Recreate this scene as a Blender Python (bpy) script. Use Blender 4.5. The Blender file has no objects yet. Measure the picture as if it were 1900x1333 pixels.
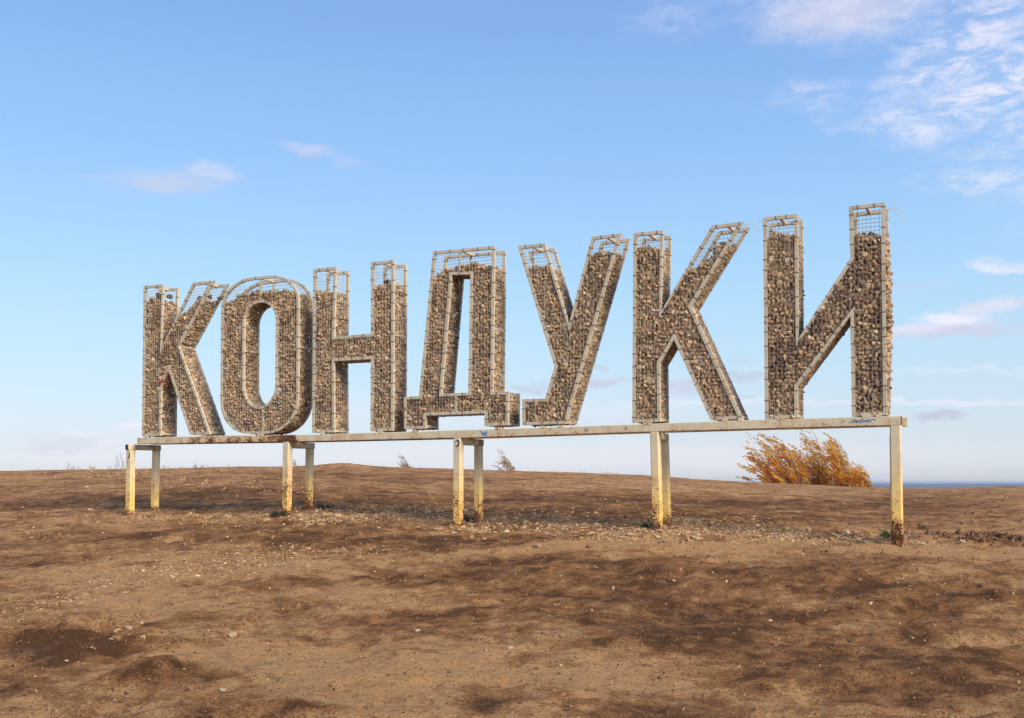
import bpy, math, random
import numpy as np
from mathutils import Vector, Matrix, Euler, kdtree
from mathutils.geometry import intersect_point_line

random.seed(7); RNG = np.random.default_rng(7)
C = bpy.context.scene.collection
SC = bpy.context.scene

# ------------------------------------------------------------------ camera
EYE = 1.65
F_PX, PITCH, CY = 1913.3, 0.029208, 840.57           # focal length in px of a 1900 px wide picture
cam_d = bpy.data.cameras.new('camera'); cam = bpy.data.objects.new('camera', cam_d); C.objects.link(cam)
cam_d.sensor_fit = 'HORIZONTAL'; cam_d.sensor_width = 36.0; cam_d.lens = F_PX / 1900 * 36
cam_d.shift_y = (CY - 666.5) / 1900
cam_d.clip_start = 0.1; cam_d.clip_end = 20000
cam.location = (0, 0, EYE); cam.rotation_euler = (math.pi / 2 + PITCH, 0, 0)
SC.camera = cam

def pix_dir(x, y):
    """direction of a photograph pixel as (x, y, z) with y about 1"""
    X = (np.asarray(x, float) - 950) / F_PX; Y = (CY - np.asarray(y, float)) / F_PX
    c, s = math.cos(PITCH), math.sin(PITCH)
    return np.stack([X + 0 * Y, c - Y * s, s + Y * c], -1)

# ------------------------------------------------------------------ light
SUN_AZ, SUN_EL = math.radians(138), math.radians(33)   # azimuth clockwise from +Y (view direction)
sun_d = bpy.data.lights.new('sun', 'SUN'); sun = bpy.data.objects.new('sun', sun_d); C.objects.link(sun)
sun_d.energy = 2.7; sun_d.angle = math.radians(28); sun_d.color = (1.0, 0.86, 0.68)
sdir = Vector((math.sin(SUN_AZ) * math.cos(SUN_EL), math.cos(SUN_AZ) * math.cos(SUN_EL), math.sin(SUN_EL)))
sun.rotation_euler = sdir.to_track_quat('Z', 'Y').to_euler(); sun.location = (30, 5, 20)
SC.view_settings.view_transform = 'Standard'; SC.view_settings.look = 'None'
SC.view_settings.exposure = 0.85; SC.view_settings.gamma = 1; SC.view_settings.use_curve_mapping = False
SC.cycles.max_bounces = 6; SC.cycles.diffuse_bounces = 3; SC.cycles.volume_bounces = 0

W = bpy.data.worlds.new('World'); SC.world = W; W.use_nodes = True
nt = W.node_tree; nt.nodes.clear(); N = nt.nodes; LK = nt.links
def wn(t, **k):
    n = N.new(t)
    for a, b in k.items(): setattr(n, a, b)
    return n
def wmath(op, a, b=None, c=None, clamp=False):
    n = N.new('ShaderNodeMath'); n.operation = op; n.use_clamp = clamp
    for i, v in enumerate((a, b, c)):
        if v is None: continue
        if isinstance(v, (int, float)): n.inputs[i].default_value = v
        else: LK.new(v, n.inputs[i])
    return n.outputs[0]
tc = wn('ShaderNodeTexCoord'); sep = wn('ShaderNodeSeparateXYZ'); LK.new(tc.outputs['Generated'], sep.inputs[0])
sky = wn('ShaderNodeTexSky', sky_type='NISHITA', sun_disc=False, sun_elevation=SUN_EL, sun_rotation=SUN_AZ)
sky.air_density = 1.0; sky.dust_density = 0.6; sky.ozone_density = 1.6; sky.altitude = 200
az = wmath('ARCTAN2', sep.outputs[0], sep.outputs[1]); el = wmath('ARCSINE', sep.outputs[2])
ae = wn('ShaderNodeCombineXYZ'); LK.new(az, ae.inputs[0]); LK.new(el, ae.inputs[1])
def azel(px, py):
    d = pix_dir(px, py); return math.atan2(d[0], d[1]), math.asin(d[2] / math.sqrt(d @ d))
# warp the az/el plane so that cloud outlines are ragged
nz = wn('ShaderNodeTexNoise'); nz.inputs['Scale'].default_value = 26; nz.inputs['Detail'].default_value = 6; nz.inputs['Roughness'].default_value = 0.6
stre = wn('ShaderNodeVectorMath', operation='MULTIPLY'); LK.new(ae.outputs[0], stre.inputs[0]); stre.inputs[1].default_value = (1, 2.1, 1)
LK.new(stre.outputs[0], nz.inputs['Vector'])
wsub = wn('ShaderNodeVectorMath', operation='SUBTRACT'); LK.new(nz.outputs['Color'], wsub.inputs[0]); wsub.inputs[1].default_value = (.5, .5, .5)
wmul = wn('ShaderNodeVectorMath', operation='MULTIPLY'); LK.new(wsub.outputs[0], wmul.inputs[0]); wmul.inputs[1].default_value = (.07, .028, 0)
wadd = wn('ShaderNodeVectorMath', operation='ADD'); LK.new(ae.outputs[0], wadd.inputs[0]); LK.new(wmul.outputs[0], wadd.inputs[1])
def cloud(px, py, rx, ry, amt, tilt=0):
    a, e = azel(px, py)
    m = wn('ShaderNodeMapping'); m.vector_type = 'TEXTURE'; LK.new(wadd.outputs[0], m.inputs[0])
    m.inputs['Location'].default_value = (a, e, 0); m.inputs['Rotation'].default_value = (0, 0, math.radians(tilt))
    m.inputs['Scale'].default_value = (rx / F_PX, ry / F_PX, 1)
    l = wn('ShaderNodeVectorMath', operation='LENGTH'); LK.new(m.outputs[0], l.inputs[0])
    r = wn('ShaderNodeMapRange', interpolation_type='SMOOTHSTEP'); LK.new(l.outputs['Value'], r.inputs[0])
    r.inputs[1].default_value = 1.25; r.inputs[2].default_value = 0.2; r.inputs[3].default_value = 0; r.inputs[4].default_value = amt
    return r.outputs[0]
def total(lst):
    t = lst[0]
    for m in lst[1:]: t = wmath('MAXIMUM', t, m)
    return t
# small cumulus and low streaks (px, py, rx, ry, amount, tilt)
lit = total([cloud(*c) for c in [
    (388, 314, 45, 14, .22, 0), (572, 272, 40, 10, .14, -4),
    (1765, 590, 60, 16, .95, -3), (1840, 568, 70, 18, .45, 4), (1860, 492, 70, 14, .7, -9), (1700, 610, 60, 16, .5, 0),
    (150, 805, 70, 12, .55, 2), (195, 824, 30, 13, .7, 0), (248, 793, 30, 11, .7, 0), (110, 822, 90, 10, .3, 0),
    (1700, 747, 300, 9, .5, -1.5), (1300, 747, 260, 9, .4, 0), (1800, 689, 180, 7, .25, -4),
    (900, 760, 500, 30, .22, 0), (900, 850, 1500, 40, .42, 0)]])
mauve = total([cloud(*c) for c in [(310, 340, 125, 26, .50, 2), (380, 322, 65, 20, .42, 0), (180, 328, 50, 9, .25, 0), (572, 278, 55, 17, .36, -4), (632, 299, 24, 13, .3, 0),
    (1765, 612, 120, 18, .85, -2), (1850, 566, 80, 20, .6, 3), (1700, 525, 60, 9, .3, 0), (1270, 716, 60, 16, .5, 0), (1120, 704, 45, 10, .5, 0), (1560, 20, 170, 50, .7, 0), (130, 815, 100, 16, .4, 0)]])
grey = total([cloud(*c) for c in [
    (1120, 708, 42, 9, .75, 0), (980, 720, 55, 9, .6, 0), (1110, 679, 30, 7, .5, 0), (1270, 716, 60, 14, .55, 0),
    (1380, 697, 40, 9, .6, -5), (1380, 735, 35, 8, .4, 0), (1745, 773, 52, 9, .9, 0), (1770, 616, 110, 11, .55, 0),
    (1370, 668, 25, 7, .4, 0), (130, 828, 110, 10, .4, 0), (1480, 700, 30, 6, .3, 0), (330, 350, 90, 8, .25, 0)]])
# broken altocumulus at the upper right, continuing out of the frame
veil = total([cloud(*c) for c in [(1560, 25, 230, 70, .4, -8), (1780, 90, 210, 60, .85, 25), (1840, 150, 150, 90, 1, 30),
    (1680, 235, 150, 40, .75, -12), (1830, 335, 120, 32, .65, -8), (1500, 180, 90, 30, .4, 0), (1800, -80, 500, 120, .95, -8), (2150, 180, 330, 200, .9, 0), (1250, 30, 120, 40, .25, 0)]])
rip = wn('ShaderNodeTexNoise'); rip.inputs['Scale'].default_value = 42; rip.inputs['Detail'].default_value = 8; rip.inputs['Roughness'].default_value = 0.70; rip.inputs['Distortion'].default_value = .4
rm = wn('ShaderNodeMapping'); LK.new(ae.outputs[0], rm.inputs[0]); rm.inputs['Rotation'].default_value = (0, 0, math.radians(-28)); rm.inputs['Scale'].default_value = (.7, 1.75, 1)
LK.new(rm.outputs[0], rip.inputs['Vector'])
ripr = wn('ShaderNodeMapRange', interpolation_type='SMOOTHSTEP'); LK.new(rip.outputs[0], ripr.inputs[0]); ripr.inputs[1].default_value = .38; ripr.inputs[2].default_value = .68; ripr.inputs[3].default_value = .12; ripr.inputs[4].default_value = 1
veil = wmath('MULTIPLY', veil, ripr.outputs[0])
# scattered cloud over the rest of the sky, away from the view
els = wn('ShaderNodeTexNoise'); els.inputs['Scale'].default_value = 4.5; els.inputs['Detail'].default_value = 8
LK.new(tc.outputs['Generated'], els.inputs['Vector'])
elr = wn('ShaderNodeMapRange', interpolation_type='SMOOTHSTEP'); LK.new(els.outputs[0], elr.inputs[0]); elr.inputs[1].default_value = .52; elr.inputs[2].default_value = .75; elr.inputs[3].default_value = 0; elr.inputs[4].default_value = .8
aabs = wmath('ABSOLUTE', az)
side = wn('ShaderNodeMapRange', interpolation_type='SMOOTHSTEP'); LK.new(aabs, side.inputs[0]); side.inputs[1].default_value = .55; side.inputs[2].default_value = .8; side.inputs[3].default_value = 0; side.inputs[4].default_value = 1
over = wn('ShaderNodeMapRange', interpolation_type='SMOOTHSTEP'); LK.new(el, over.inputs[0]); over.inputs[1].default_value = .5; over.inputs[2].default_value = .75; over.inputs[3].default_value = 0; over.inputs[4].default_value = 1
rest = wmath('MULTIPLY', elr.outputs[0], wmath('MAXIMUM', side.outputs[0], over.outputs[0]))
white = wmath('MAXIMUM', wmath('MAXIMUM', lit, veil), rest, clamp=True)
# pale air towards the horizon
hz = wn('ShaderNodeValToRGB'); LK.new(el, hz.inputs[0])
cr = hz.color_ramp; cr.interpolation = 'B_SPLINE'
SKYC = [(0.0, (.555, .590, .690)), (.05, (.580, .650, .765)), (.12, (.500, .705, .860)), (.20, (.395, .665, .930)), (.30, (.298, .540, .912)), (.42, (.238, .445, .860)), (1.0, (.10, .22, .60))]
while len(cr.elements) < len(SKYC): cr.elements.new(.5)
for e_, (p_, c_) in zip(cr.elements, SKYC): e_.position = p_; e_.color = (*c_, 1)
def wmix(f, a, b):
    n = N.new('ShaderNodeMix'); n.data_type = 'RGBA'
    if isinstance(f, (int, float)): n.inputs[0].default_value = f
    else: LK.new(f, n.inputs[0])
    for i, v in ((6, a), (7, b)):
        if isinstance(v, tuple): n.inputs[i].default_value = (*v, 1)
        else: LK.new(v, n.inputs[i])
    return n.outputs[2]
SKY_STR = 0.1
scl = wn('ShaderNodeVectorMath', operation='SCALE'); LK.new(hz.outputs[0], scl.inputs[0]); scl.inputs['Scale'].default_value = 0.60 / SKY_STR
col = wmix(.8, sky.outputs[0], scl.outputs[0])
k = .625 / SKY_STR
col = wmix(grey, col, (.50 * k, .54 * k, .66 * k))
col = wmix(mauve, col, (.585 * k, .60 * k, .755 * k))
col = wmix(wmath('MULTIPLY', white, .9), col, (.82 * k, .80 * k, .90 * k))
bg = wn('ShaderNodeBackground'); LK.new(col, bg.inputs[0]); bg.inputs[1].default_value = SKY_STR
wo = wn('ShaderNodeOutputWorld'); LK.new(bg.outputs[0], wo.inputs[0])

# ------------------------------------------------------------------ materials
def mat(name):
    m = bpy.data.materials.new(name); m.use_nodes = True
    t = m.node_tree; b = t.nodes['Principled BSDF']
    return m, t, b
class G:
    """small helper for node graphs"""
    def __init__(s, t): s.t = t
    def new(s, ty, **k):
        n = s.t.nodes.new(ty)
        for a, b in k.items(): setattr(n, a, b)
        return n
    def link(s, a, b): s.t.links.new(a, b)
    def noise(s, vec, scale, detail=4, rough=.55, dist=0, out=0):
        n = s.new('ShaderNodeTexNoise'); n.inputs['Scale'].default_value = scale; n.inputs['Detail'].default_value = detail
        n.inputs['Roughness'].default_value = rough; n.inputs['Distortion'].default_value = dist
        if vec is not None: s.link(vec, n.inputs['Vector'])
        return n.outputs[out]
    def rng(s, v, a, b, c=0., d=1.):
        n = s.new('ShaderNodeMapRange', interpolation_type='SMOOTHSTEP'); s.link(v, n.inputs[0])
        for i, x in zip((1, 2, 3, 4), (a, b, c, d)): n.inputs[i].default_value = x
        return n.outputs[0]
    def math(s, op, a, b=0.):
        n = s.new('ShaderNodeMath', operation=op)
        for i, v in enumerate((a, b)):
            if isinstance(v, (int, float)): n.inputs[i].default_value = v
            else: s.link(v, n.inputs[i])
        return n.outputs[0]
    def mix(s, f, a, b, mode='MIX'):
        n = s.new('ShaderNodeMix', data_type='RGBA', blend_type=mode)
        if isinstance(f, (int, float)): n.inputs[0].default_value = f
        else: s.link(f, n.inputs[0])
        for i, v in ((6, a), (7, b)):
            if isinstance(v, tuple): n.inputs[i].default_value = (*v, 1)
            else: s.link(v, n.inputs[i])
        return n.outputs[2]
    def bump(s, h, strength, dist, b, normal=None):
        n = s.new('ShaderNodeBump'); n.inputs['Strength'].default_value = strength; n.inputs['Distance'].default_value = dist
        s.link(h, n.inputs['Height'])
        if normal is not None: s.link(normal, n.inputs['Normal'])
        if b is not None: s.link(n.outputs[0], b.inputs['Normal'])
        return n.outputs[0]
    def attr(s, name):
        return s.new('ShaderNodeAttribute', attribute_name=name)

def stone_mat():
    m, t, b = mat('gabion_stone'); g = G(t)
    a = g.attr('tone'); tcn = g.new('ShaderNodeTexCoord')
    n = g.noise(tcn.outputs['Object'], 45, 5, .65)
    c = g.mix(g.rng(n, .3, .72), a.outputs['Color'], (.62, .56, .46), 'MULTIPLY')
    c2 = g.mix(.45, a.outputs['Color'], c)
    g.link(c2, b.inputs['Base Color']); b.inputs['Roughness'].default_value = .95; b.inputs['Specular IOR Level'].default_value = .2
    g.bump(n, .5, .008, b)
    return m
def paint_mat(name, base, stain, rust_amt, low=-9, high=-8, metal_rough=.55):
    """weathered paint over steel: base colour, yellow stain rising from the ground, rust blotches"""
    m, t, b = mat(name); g = G(t)
    geo = g.new('ShaderNodeNewGeometry'); sp = g.new('ShaderNodeSeparateXYZ'); g.link(geo.outputs['Position'], sp.inputs[0])
    P = geo.outputs['Position']
    n1 = g.noise(P, 6, 5, .6); n2 = g.noise(P, 38, 6, .7); n3 = g.noise(P, 2.1, 3, .5)
    st = g.new('ShaderNodeMapping'); g.link(P, st.inputs[0]); st.inputs['Scale'].default_value = (14, 14, 1.6)
    streak = g.noise(st.outputs[0], 1.6, 4, .6)
    hgt = g.math('ADD', sp.outputs[2], g.math('MULTIPLY', g.math('SUBTRACT', n1, .5), .7))
    low_f = g.rng(hgt, high, low)
    c = g.mix(g.rng(n1, .35, .7, 0, .5), base, tuple(x * .78 for x in base))
    c = g.mix(g.math('MULTIPLY', low_f, .85), c, stain)
    c = g.mix(g.rng(streak, .52, .7, 0, .45), c, tuple(x * .8 for x in stain))
    rf = g.math('ADD', g.math('MULTIPLY', n2, .55), g.math('MULTIPLY', n1, .45))
    rf = g.math('ADD', rf, g.math('MULTIPLY', low_f, .07))
    a = g.attr('rust'); rf = g.math('ADD', rf, g.math('MULTIPLY', a.outputs['Fac'], .4))
    rmask = g.rng(rf, .63 - rust_amt, .70 - rust_amt)
    halo = g.rng(rf, .55 - rust_amt, .66 - rust_amt, 0, .7)
    c = g.mix(halo, c, (.58, .28, .07))
    rc = g.mix(g.rng(n2, .35, .65), (.20, .065, .02), (.055, .025, .014))
    c = g.mix(rmask, c, rc)
    g.link(c, b.inputs['Base Color'])
    b.inputs['Roughness'].default_value = metal_rough; b.inputs['Specular IOR Level'].default_value = .35
    g.bump(n2, .35, .004, b)
    return m
def plain_mat(name, colr, rough=.8, var=.25, scale=20, bump=.2, dist=.005, metallic=0):
    m, t, b = mat(name); g = G(t); tcn = g.new('ShaderNodeTexCoord')
    n = g.noise(tcn.outputs['Object'], scale, 5, .6)
    g.link(g.mix(g.rng(n, .3, .7), tuple(x * (1 - var) for x in colr), tuple(min(1, x * (1 + var)) for x in colr)), b.inputs['Base Color'])
    b.inputs['Roughness'].default_value = rough; b.inputs['Metallic'].default_value = metallic
    if bump: g.bump(n, bump, dist, b)
    return m
M_STONE = stone_mat()
M_TUBE = paint_mat('weathered_frame_tube', (.60, .53, .40), (.40, .30, .18), .03)
M_PAINT = paint_mat('cream_leg_paint', (.68, .59, .41), (.88, .60, .15), .004, low=1.22, high=2.15)
M_BEAM = paint_mat('cream_beam_paint', (.68, .59, .41), (.60, .40, .15), .035)
M_WIRE = plain_mat('galvanised_wire', (.52, .48, .41), .5, .2, 30, 0)
M_TIE = plain_mat('rusty_tie_wire', (.16, .12, .085), .8, .3, 30, 0)
M_RUST = plain_mat('flaking_rust', (.15, .055, .02), .95, .6, 30, .8, .01)
M_BLACK = plain_mat('black_mark', (.012, .012, .014), .7, .2, 20, 0)
M_BLUE = plain_mat('blue_spray_paint', (.10, .24, .45), .7, .3, 40, 0)
M_RED = plain_mat('red_spray_paint', (.42, .03, .03), .7, .3, 40, 0)

# ------------------------------------------------------------------ mesh helpers
class MB:
    def __init__(s): s.v = []; s.f = []
    def add(s, vs, fs):
        o = len(s.v); s.v += [tuple(x) for x in vs]; s.f += [tuple(i + o for i in q) for q in fs]
    def box8(s, p):   # p: 8 points, bottom 4 then top 4
        s.add(p, [(3, 2, 1, 0), (4, 5, 6, 7), (0, 1, 5, 4), (1, 2, 6, 5), (2, 3, 7, 6), (3, 0, 4, 7)])
    def box(s, a, b):
        (x0, y0, z0), (x1, y1, z1) = a, b
        s.box8([(x0, y0, z0), (x1, y0, z0), (x1, y1, z0), (x0, y1, z0), (x0, y0, z1), (x1, y0, z1), (x1, y1, z1), (x0, y1, z1)])
    def prism(s, p0, p1, w, h=None, up=(0, 0, 1), bev=0.12, cap=True):
        """rounded square tube from p0 to p1, w across, h along 'up'"""
        h = h or w; p0 = Vector(p0); p1 = Vector(p1); d = (p1 - p0).normalized(); up = Vector(up)
        sd = d.cross(up)
        if sd.length < 1e-4: sd = d.cross(Vector((0, 1, 0)))
        sd.normalize(); up2 = sd.cross(d).normalized(); b = bev * min(w, h)
        prof = [(-w/2+b, -h/2), (w/2-b, -h/2), (w/2, -h/2+b), (w/2, h/2-b), (w/2-b, h/2), (-w/2+b, h/2), (-w/2, h/2-b), (-w/2, -h/2+b)]
        vs = [p + sd * a + up2 * c for p in (p0, p1) for a, c in prof]
        fs = [(i, (i + 1) % 8, 8 + (i + 1) % 8, 8 + i) for i in range(8)]
        if cap: fs += [tuple(range(7, -1, -1)), tuple(range(8, 16))]
        s.add(vs, fs)
    def wire(s, p0, p1, r, n=3):
        p0 = Vector(p0); p1 = Vector(p1); d = p1 - p0
        if d.length < 1e-5: return
        d.normalize(); a = d.orthogonal().normalized(); b = d.cross(a)
        vs = [p + (a * math.cos(2*math.pi*i/n) + b * math.sin(2*math.pi*i/n)) * r for p in (p0, p1) for i in range(n)]
        s.add(vs, [(i, (i + 1) % n, n + (i + 1) % n, n + i) for i in range(n)])
    def tube(s, pts, radii, n=5):
        pts = [Vector(p) for p in pts]; o = len(s.v); k = len(pts)
        for i, p in enumerate(pts):
            d = (pts[min(i + 1, k - 1)] - pts[max(i - 1, 0)]).normalized()
            a = d.cross(Vector((.31, .9, .2))).normalized(); b = d.cross(a)
            r = radii[i] if hasattr(radii, '__len__') else radii
            s.v += [tuple(p + (a * math.cos(2*math.pi*j/n) + b * math.sin(2*math.pi*j/n)) * r) for j in range(n)]
        for i in range(k - 1):
            s.f += [(o+i*n+j, o+i*n+(j+1)%n, o+(i+1)*n+(j+1)%n, o+(i+1)*n+j) for j in range(n)]
        s.f.append(tuple(o + j for j in range(n - 1, -1, -1))); s.f.append(tuple(o + (k-1)*n + j for j in range(n)))
    def mesh(s, name, m, smooth=False):
        me = bpy.data.meshes.new(name); me.from_pydata(s.v, [], s.f); me.materials.append(m)
        if smooth: me.shade_smooth()
        me.update(); return me
    def build(s, name, m, parent=None, smooth=False):
        return link(name, s.mesh(name, m, smooth), parent)
def link(name, me, parent=None, loc=None):
    o = bpy.data.objects.new(name, me); C.objects.link(o)
    if parent is not None: o.parent = parent
    if loc is not None: o.location = loc
    return o
def thing(name, label, cat, loc=(0, 0, 0), rz=0, group=None):
    o = bpy.data.objects.new(name, None); C.objects.link(o); o.location = loc; o.rotation_euler = (0, 0, rz)
    o['label'] = label; o['category'] = cat
    if group: o['group'] = group
    return o
def fast_mesh(name, verts, faces3, m, smooth=False):
    """verts (n,3), triangles (k,3) as numpy"""
    me = bpy.data.meshes.new(name); n, k = len(verts), len(faces3)
    me.vertices.add(n); me.vertices.foreach_set('co', np.ascontiguousarray(verts, np.float32).ravel())
    w = faces3.shape[1]
    me.loops.add(k * w); me.loops.foreach_set('vertex_index', np.ascontiguousarray(faces3, np.int32).ravel())
    me.polygons.add(k); me.polygons.foreach_set('loop_start', np.arange(0, k * w, w, dtype=np.int32))
    me.polygons.foreach_set('use_smooth', np.full(k, smooth))
    me.materials.append(m); me.update(calc_edges=True); return me
def set_col(me, name, cols):
    a = me.color_attributes.new(name, 'FLOAT_COLOR', 'POINT')
    c = np.ones((len(cols), 4), np.float32); c[:, :3] = cols; a.data.foreach_set('color', c.ravel())

import bmesh
def hull(n, sq=(1, 1, 1), seed=0, rough=.12):
    """irregular stone: convex hull of n points near a squashed sphere"""
    r = np.random.default_rng(seed); i = np.arange(n) + .5
    ph = np.arccos(1 - 2 * i / n); th = math.pi * (1 + 5 ** .5) * i
    p = np.stack([np.cos(th) * np.sin(ph), np.sin(th) * np.sin(ph), np.cos(ph)], 1)
    p = p * (1 + r.normal(0, rough, (n, 1))) + r.normal(0, rough * .8, (n, 3))
    p = p * np.array(sq)
    bm = bmesh.new()
    for q in p: bm.verts.new(q)
    res = bmesh.ops.convex_hull(bm, input=bm.verts)
    bmesh.ops.delete(bm, geom=list({e for e in res['geom_interior'] + res['geom_unused'] if isinstance(e, bmesh.types.BMVert)}), context='VERTS')
    bmesh.ops.triangulate(bm, faces=bm.faces[:])
    bm.verts.ensure_lookup_table(); bm.verts.index_update()
    V = np.array([v.co[:] for v in bm.verts]); T = np.array([[v.index for v in f.verts] for f in bm.faces]); bm.free()
    return V, T
def rot_mats(n, rng):
    q = rng.normal(size=(n, 4)); q /= np.linalg.norm(q, axis=1)[:, None]; w, x, y, z = q.T
    return np.stack([np.stack([1-2*(y*y+z*z), 2*(x*y-z*w), 2*(x*z+y*w)], 1), np.stack([2*(x*y+z*w), 1-2*(x*x+z*z), 2*(y*z-x*w)], 1),
                     np.stack([2*(x*z-y*w), 2*(y*z+x*w), 1-2*(x*x+y*y)], 1)], 1)
def scatter_mesh(name, shapes, pos, rad, R, which, cols, m, smooth=True):
    vs, fs, cs, o = [], [], [], 0
    for k, (V, T) in enumerate(shapes):
        idx = np.nonzero(which == k)[0]
        if not len(idx): continue
        P = np.einsum('nij,vj->nvi', R[idx], V) * rad[idx][:, None, None] + pos[idx][:, None, :]
        vs.append(P.reshape(-1, 3)); nv = len(V)
        fs.append((T[None] + (np.arange(len(idx)) * nv)[:, None, None] + o).reshape(-1, 3)); o += nv * len(idx)
        cs.append(np.repeat(cols[idx], nv, 0))
    me = fast_mesh(name, np.concatenate(vs), np.concatenate(fs), m, smooth); set_col(me, 'tone', np.concatenate(cs)); return me

# ------------------------------------------------------------------ terrain height
def vnoise(x, y, seed=0):
    xi = np.floor(x).astype(np.int64); yi = np.floor(y).astype(np.int64); fx = x - xi; fy = y - yi
    fx = fx * fx * fx * (fx * (fx * 6 - 15) + 10); fy = fy * fy * fy * (fy * (fy * 6 - 15) + 10)
    def h(a, b):
        n = (a * 374761393 + b * 668265263 + seed * 1274126177) & 0xffffffff
        n = ((n ^ (n >> 13)) * 1274126177) & 0xffffffff
        return ((n ^ (n >> 16)) & 0xffff) / 65535.0
    return (h(xi, yi) * (1-fx) + h(xi+1, yi) * fx) * (1-fy) + (h(xi, yi+1) * (1-fx) + h(xi+1, yi+1) * fx) * fy
def fbm(x, y, s, o=4, seed=0, g=.5):
    t = 0; a = 1; n = 0
    for i in range(o):
        t = t + a * (vnoise(x * s, y * s, seed + i) - .5); n += a; a *= g; s *= 2.03
    return t / n * 2
YC = 33.0
crest_px = [(-600, 880), (0, 874), (120, 872), (240, 870), (360, 868.5), (440, 866), (540, 866), (600, 864.5), (640, 862.5), (665, 865), (750, 868), (870, 871), (950, 874), (1050, 877),
            (1200, 882), (1280, 888), (1360, 893.5), (1420, 896.5), (1500, 899.5), (1560, 902), (1620, 904.5), (1700, 907), (1750, 907), (1820, 904), (1860, 903), (1900, 902.5), (2500, 900)]
TT = np.linspace(-.75, .75, 301)
_d = [pix_dir(x, y) for x, y in crest_px]
z_crest = np.interp(TT, [d[0] / d[1] for d in _d], [d[2] / d[1] for d in _d]) * YC
YT = np.arange(-12, 260, .25)
y_sign = 14.81 / (1 + .4928 * np.clip(TT, -.6, .6)); x_sign = TT * y_sign
z_sign = np.interp(x_sign, [-6.6, -3.5, -.65, 2.05, 4.9, 9], [-.535, -.50, -.635, -.63, -.75, -.80])
TAB = np.zeros((len(TT), len(YT)))
kern = np.exp(-.5 * (np.arange(-14, 15) * .25 / 1.1) ** 2); kern /= kern.sum()
def table(zc):
    for i in range(len(TT)):
        ys = [-12, 0, 5.5, 8.5, y_sign[i] - .6, y_sign[i] + .6, YC, YC + 9, YC + 30, YC + 100, YC + 160, 300]
        zs = [-1.7, -1.66, -1.62, -1.42, z_sign[i] - .03, z_sign[i] + .03, zc[i], zc[i] - .5, -4.5, -18, -21.5, -22]
        r = np.interp(YT, ys, zs); TAB[i] = np.convolve(np.pad(r, 14, mode='edge'), kern, 'valid')
table(z_crest); zc = z_crest.copy(); msk = (YT > 20) & (YT < 60)
for _ in range(3):
    e = (TAB[:, msk] / YT[msk]).max(1); zc = zc + (z_crest / YC - e) * YC; table(zc)
BUMPS = []   # low mounds and hollows: x, y, rx, ry, height
def base_h(x, y):
    t = np.clip(x / np.maximum(y, 4.0), -.749, .749); fi = (t + .75) / 1.5 * (len(TT) - 1); fj = np.clip((y + 12) / .25, 0, len(YT) - 1.001)
    i = np.minimum(fi.astype(int), len(TT) - 2); j = fj.astype(int); a = fi - i; b = fj - j
    return (TAB[i, j] * (1-a) + TAB[i+1, j] * a) * (1-b) + (TAB[i, j+1] * (1-a) + TAB[i+1, j+1] * a) * b
def height(x, y):
    x = np.asarray(x, float); y = np.asarray(y, float)
    z = base_h(x, y); near = np.clip((32 - y) / 14, .22, 1)
    z = z + near * (.055 * fbm(x, y, .55, 3, 11) + .030 * fbm(x * .8 + y * .3, y * 1.3, 2.1, 4, 31))
    lump = np.clip(fbm(x, y, 1.1, 3, 77), 0, 1); z = z + near * .05 * lump
    z = z + near * (.020 * fbm(x, y, 4.2, 3, 15) + .016 * fbm(x, y, 10, 3, 5)) - near * .022 * np.clip(fbm(x, y, 3.3, 2, 19) - .12, 0, 1) * 3
    for bx, by, rx, ry, h, an in BUMPS:
        c, s = math.cos(an), math.sin(an); dx = (x - bx) * c + (y - by) * s; dy = -(x - bx) * s + (y - by) * c
        q = (dx / rx) ** 2 + (dy / ry) ** 2; z = z + h * np.exp(-q) * (1 + .5 * fbm(x, y, 5, 3, 91))
    return z + EYE
def to_ground(px, py):
    """where the sight line of a photograph pixel meets the ground"""
    px = np.atleast_1d(np.asarray(px, float)); py = np.atleast_1d(np.asarray(py, float))
    d = pix_dir(px, py); d = d / d[:, 1:2]; n = len(px); y0 = np.full(n, np.nan)
    for y in 3.0 * (60 / 3.0) ** (np.arange(260) / 259):      # coarse march over the smooth terrain
        hit = np.isnan(y0) & (d[:, 2] * y <= base_h(d[:, 0] * y, np.full(n, y)) + .03)
        y0[hit] = y
        if not np.isnan(y0).any(): break
    out = np.full((n, 3), np.nan); ok = ~np.isnan(y0)
    if ok.any():                                              # then the first crossing of the detailed surface
        Y = y0[ok][:, None] * np.linspace(.90, 1.12, 26)[None]; X = d[ok, 0][:, None] * Y
        H = height(X.ravel(), Y.ravel()).reshape(Y.shape); below = d[ok, 2][:, None] * Y + EYE <= H
        k = np.where(below.any(1), below.argmax(1), 12); i = np.arange(len(k)); out[ok] = np.stack([X[i, k], Y[i, k], H[i, k]], 1)
    return out
for px, py, rx, ry, h, an in [(120, 1200, 1.1, .34, .19, .05), (300, 1262, .42, .22, .13, .1), (60, 1290, .5, .3, .05, 0), (560, 1330, .8, .25, .07, 0), (220, 1145, .5, .12, .04, 0),
                              (1000, 1068, 1.6, .45, .05, -.1), (1500, 1075, 1.8, .5, .06, 0), (920, 1325, .45, .2, .05, 0), (1830, 1000, .8, .35, .09, -.3), (550, 1090, .55, .25, -.05, 0),
                              (1250, 1200, 1.2, .4, .05, 0), (1700, 1250, 1.2, .4, .05, 0), (632, 864.5, 1.0, 1.5, .07, 0)]:
    q = to_ground(px, py)[0]; BUMPS.append((q[0], q[1], rx, ry, h, an))

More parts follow.
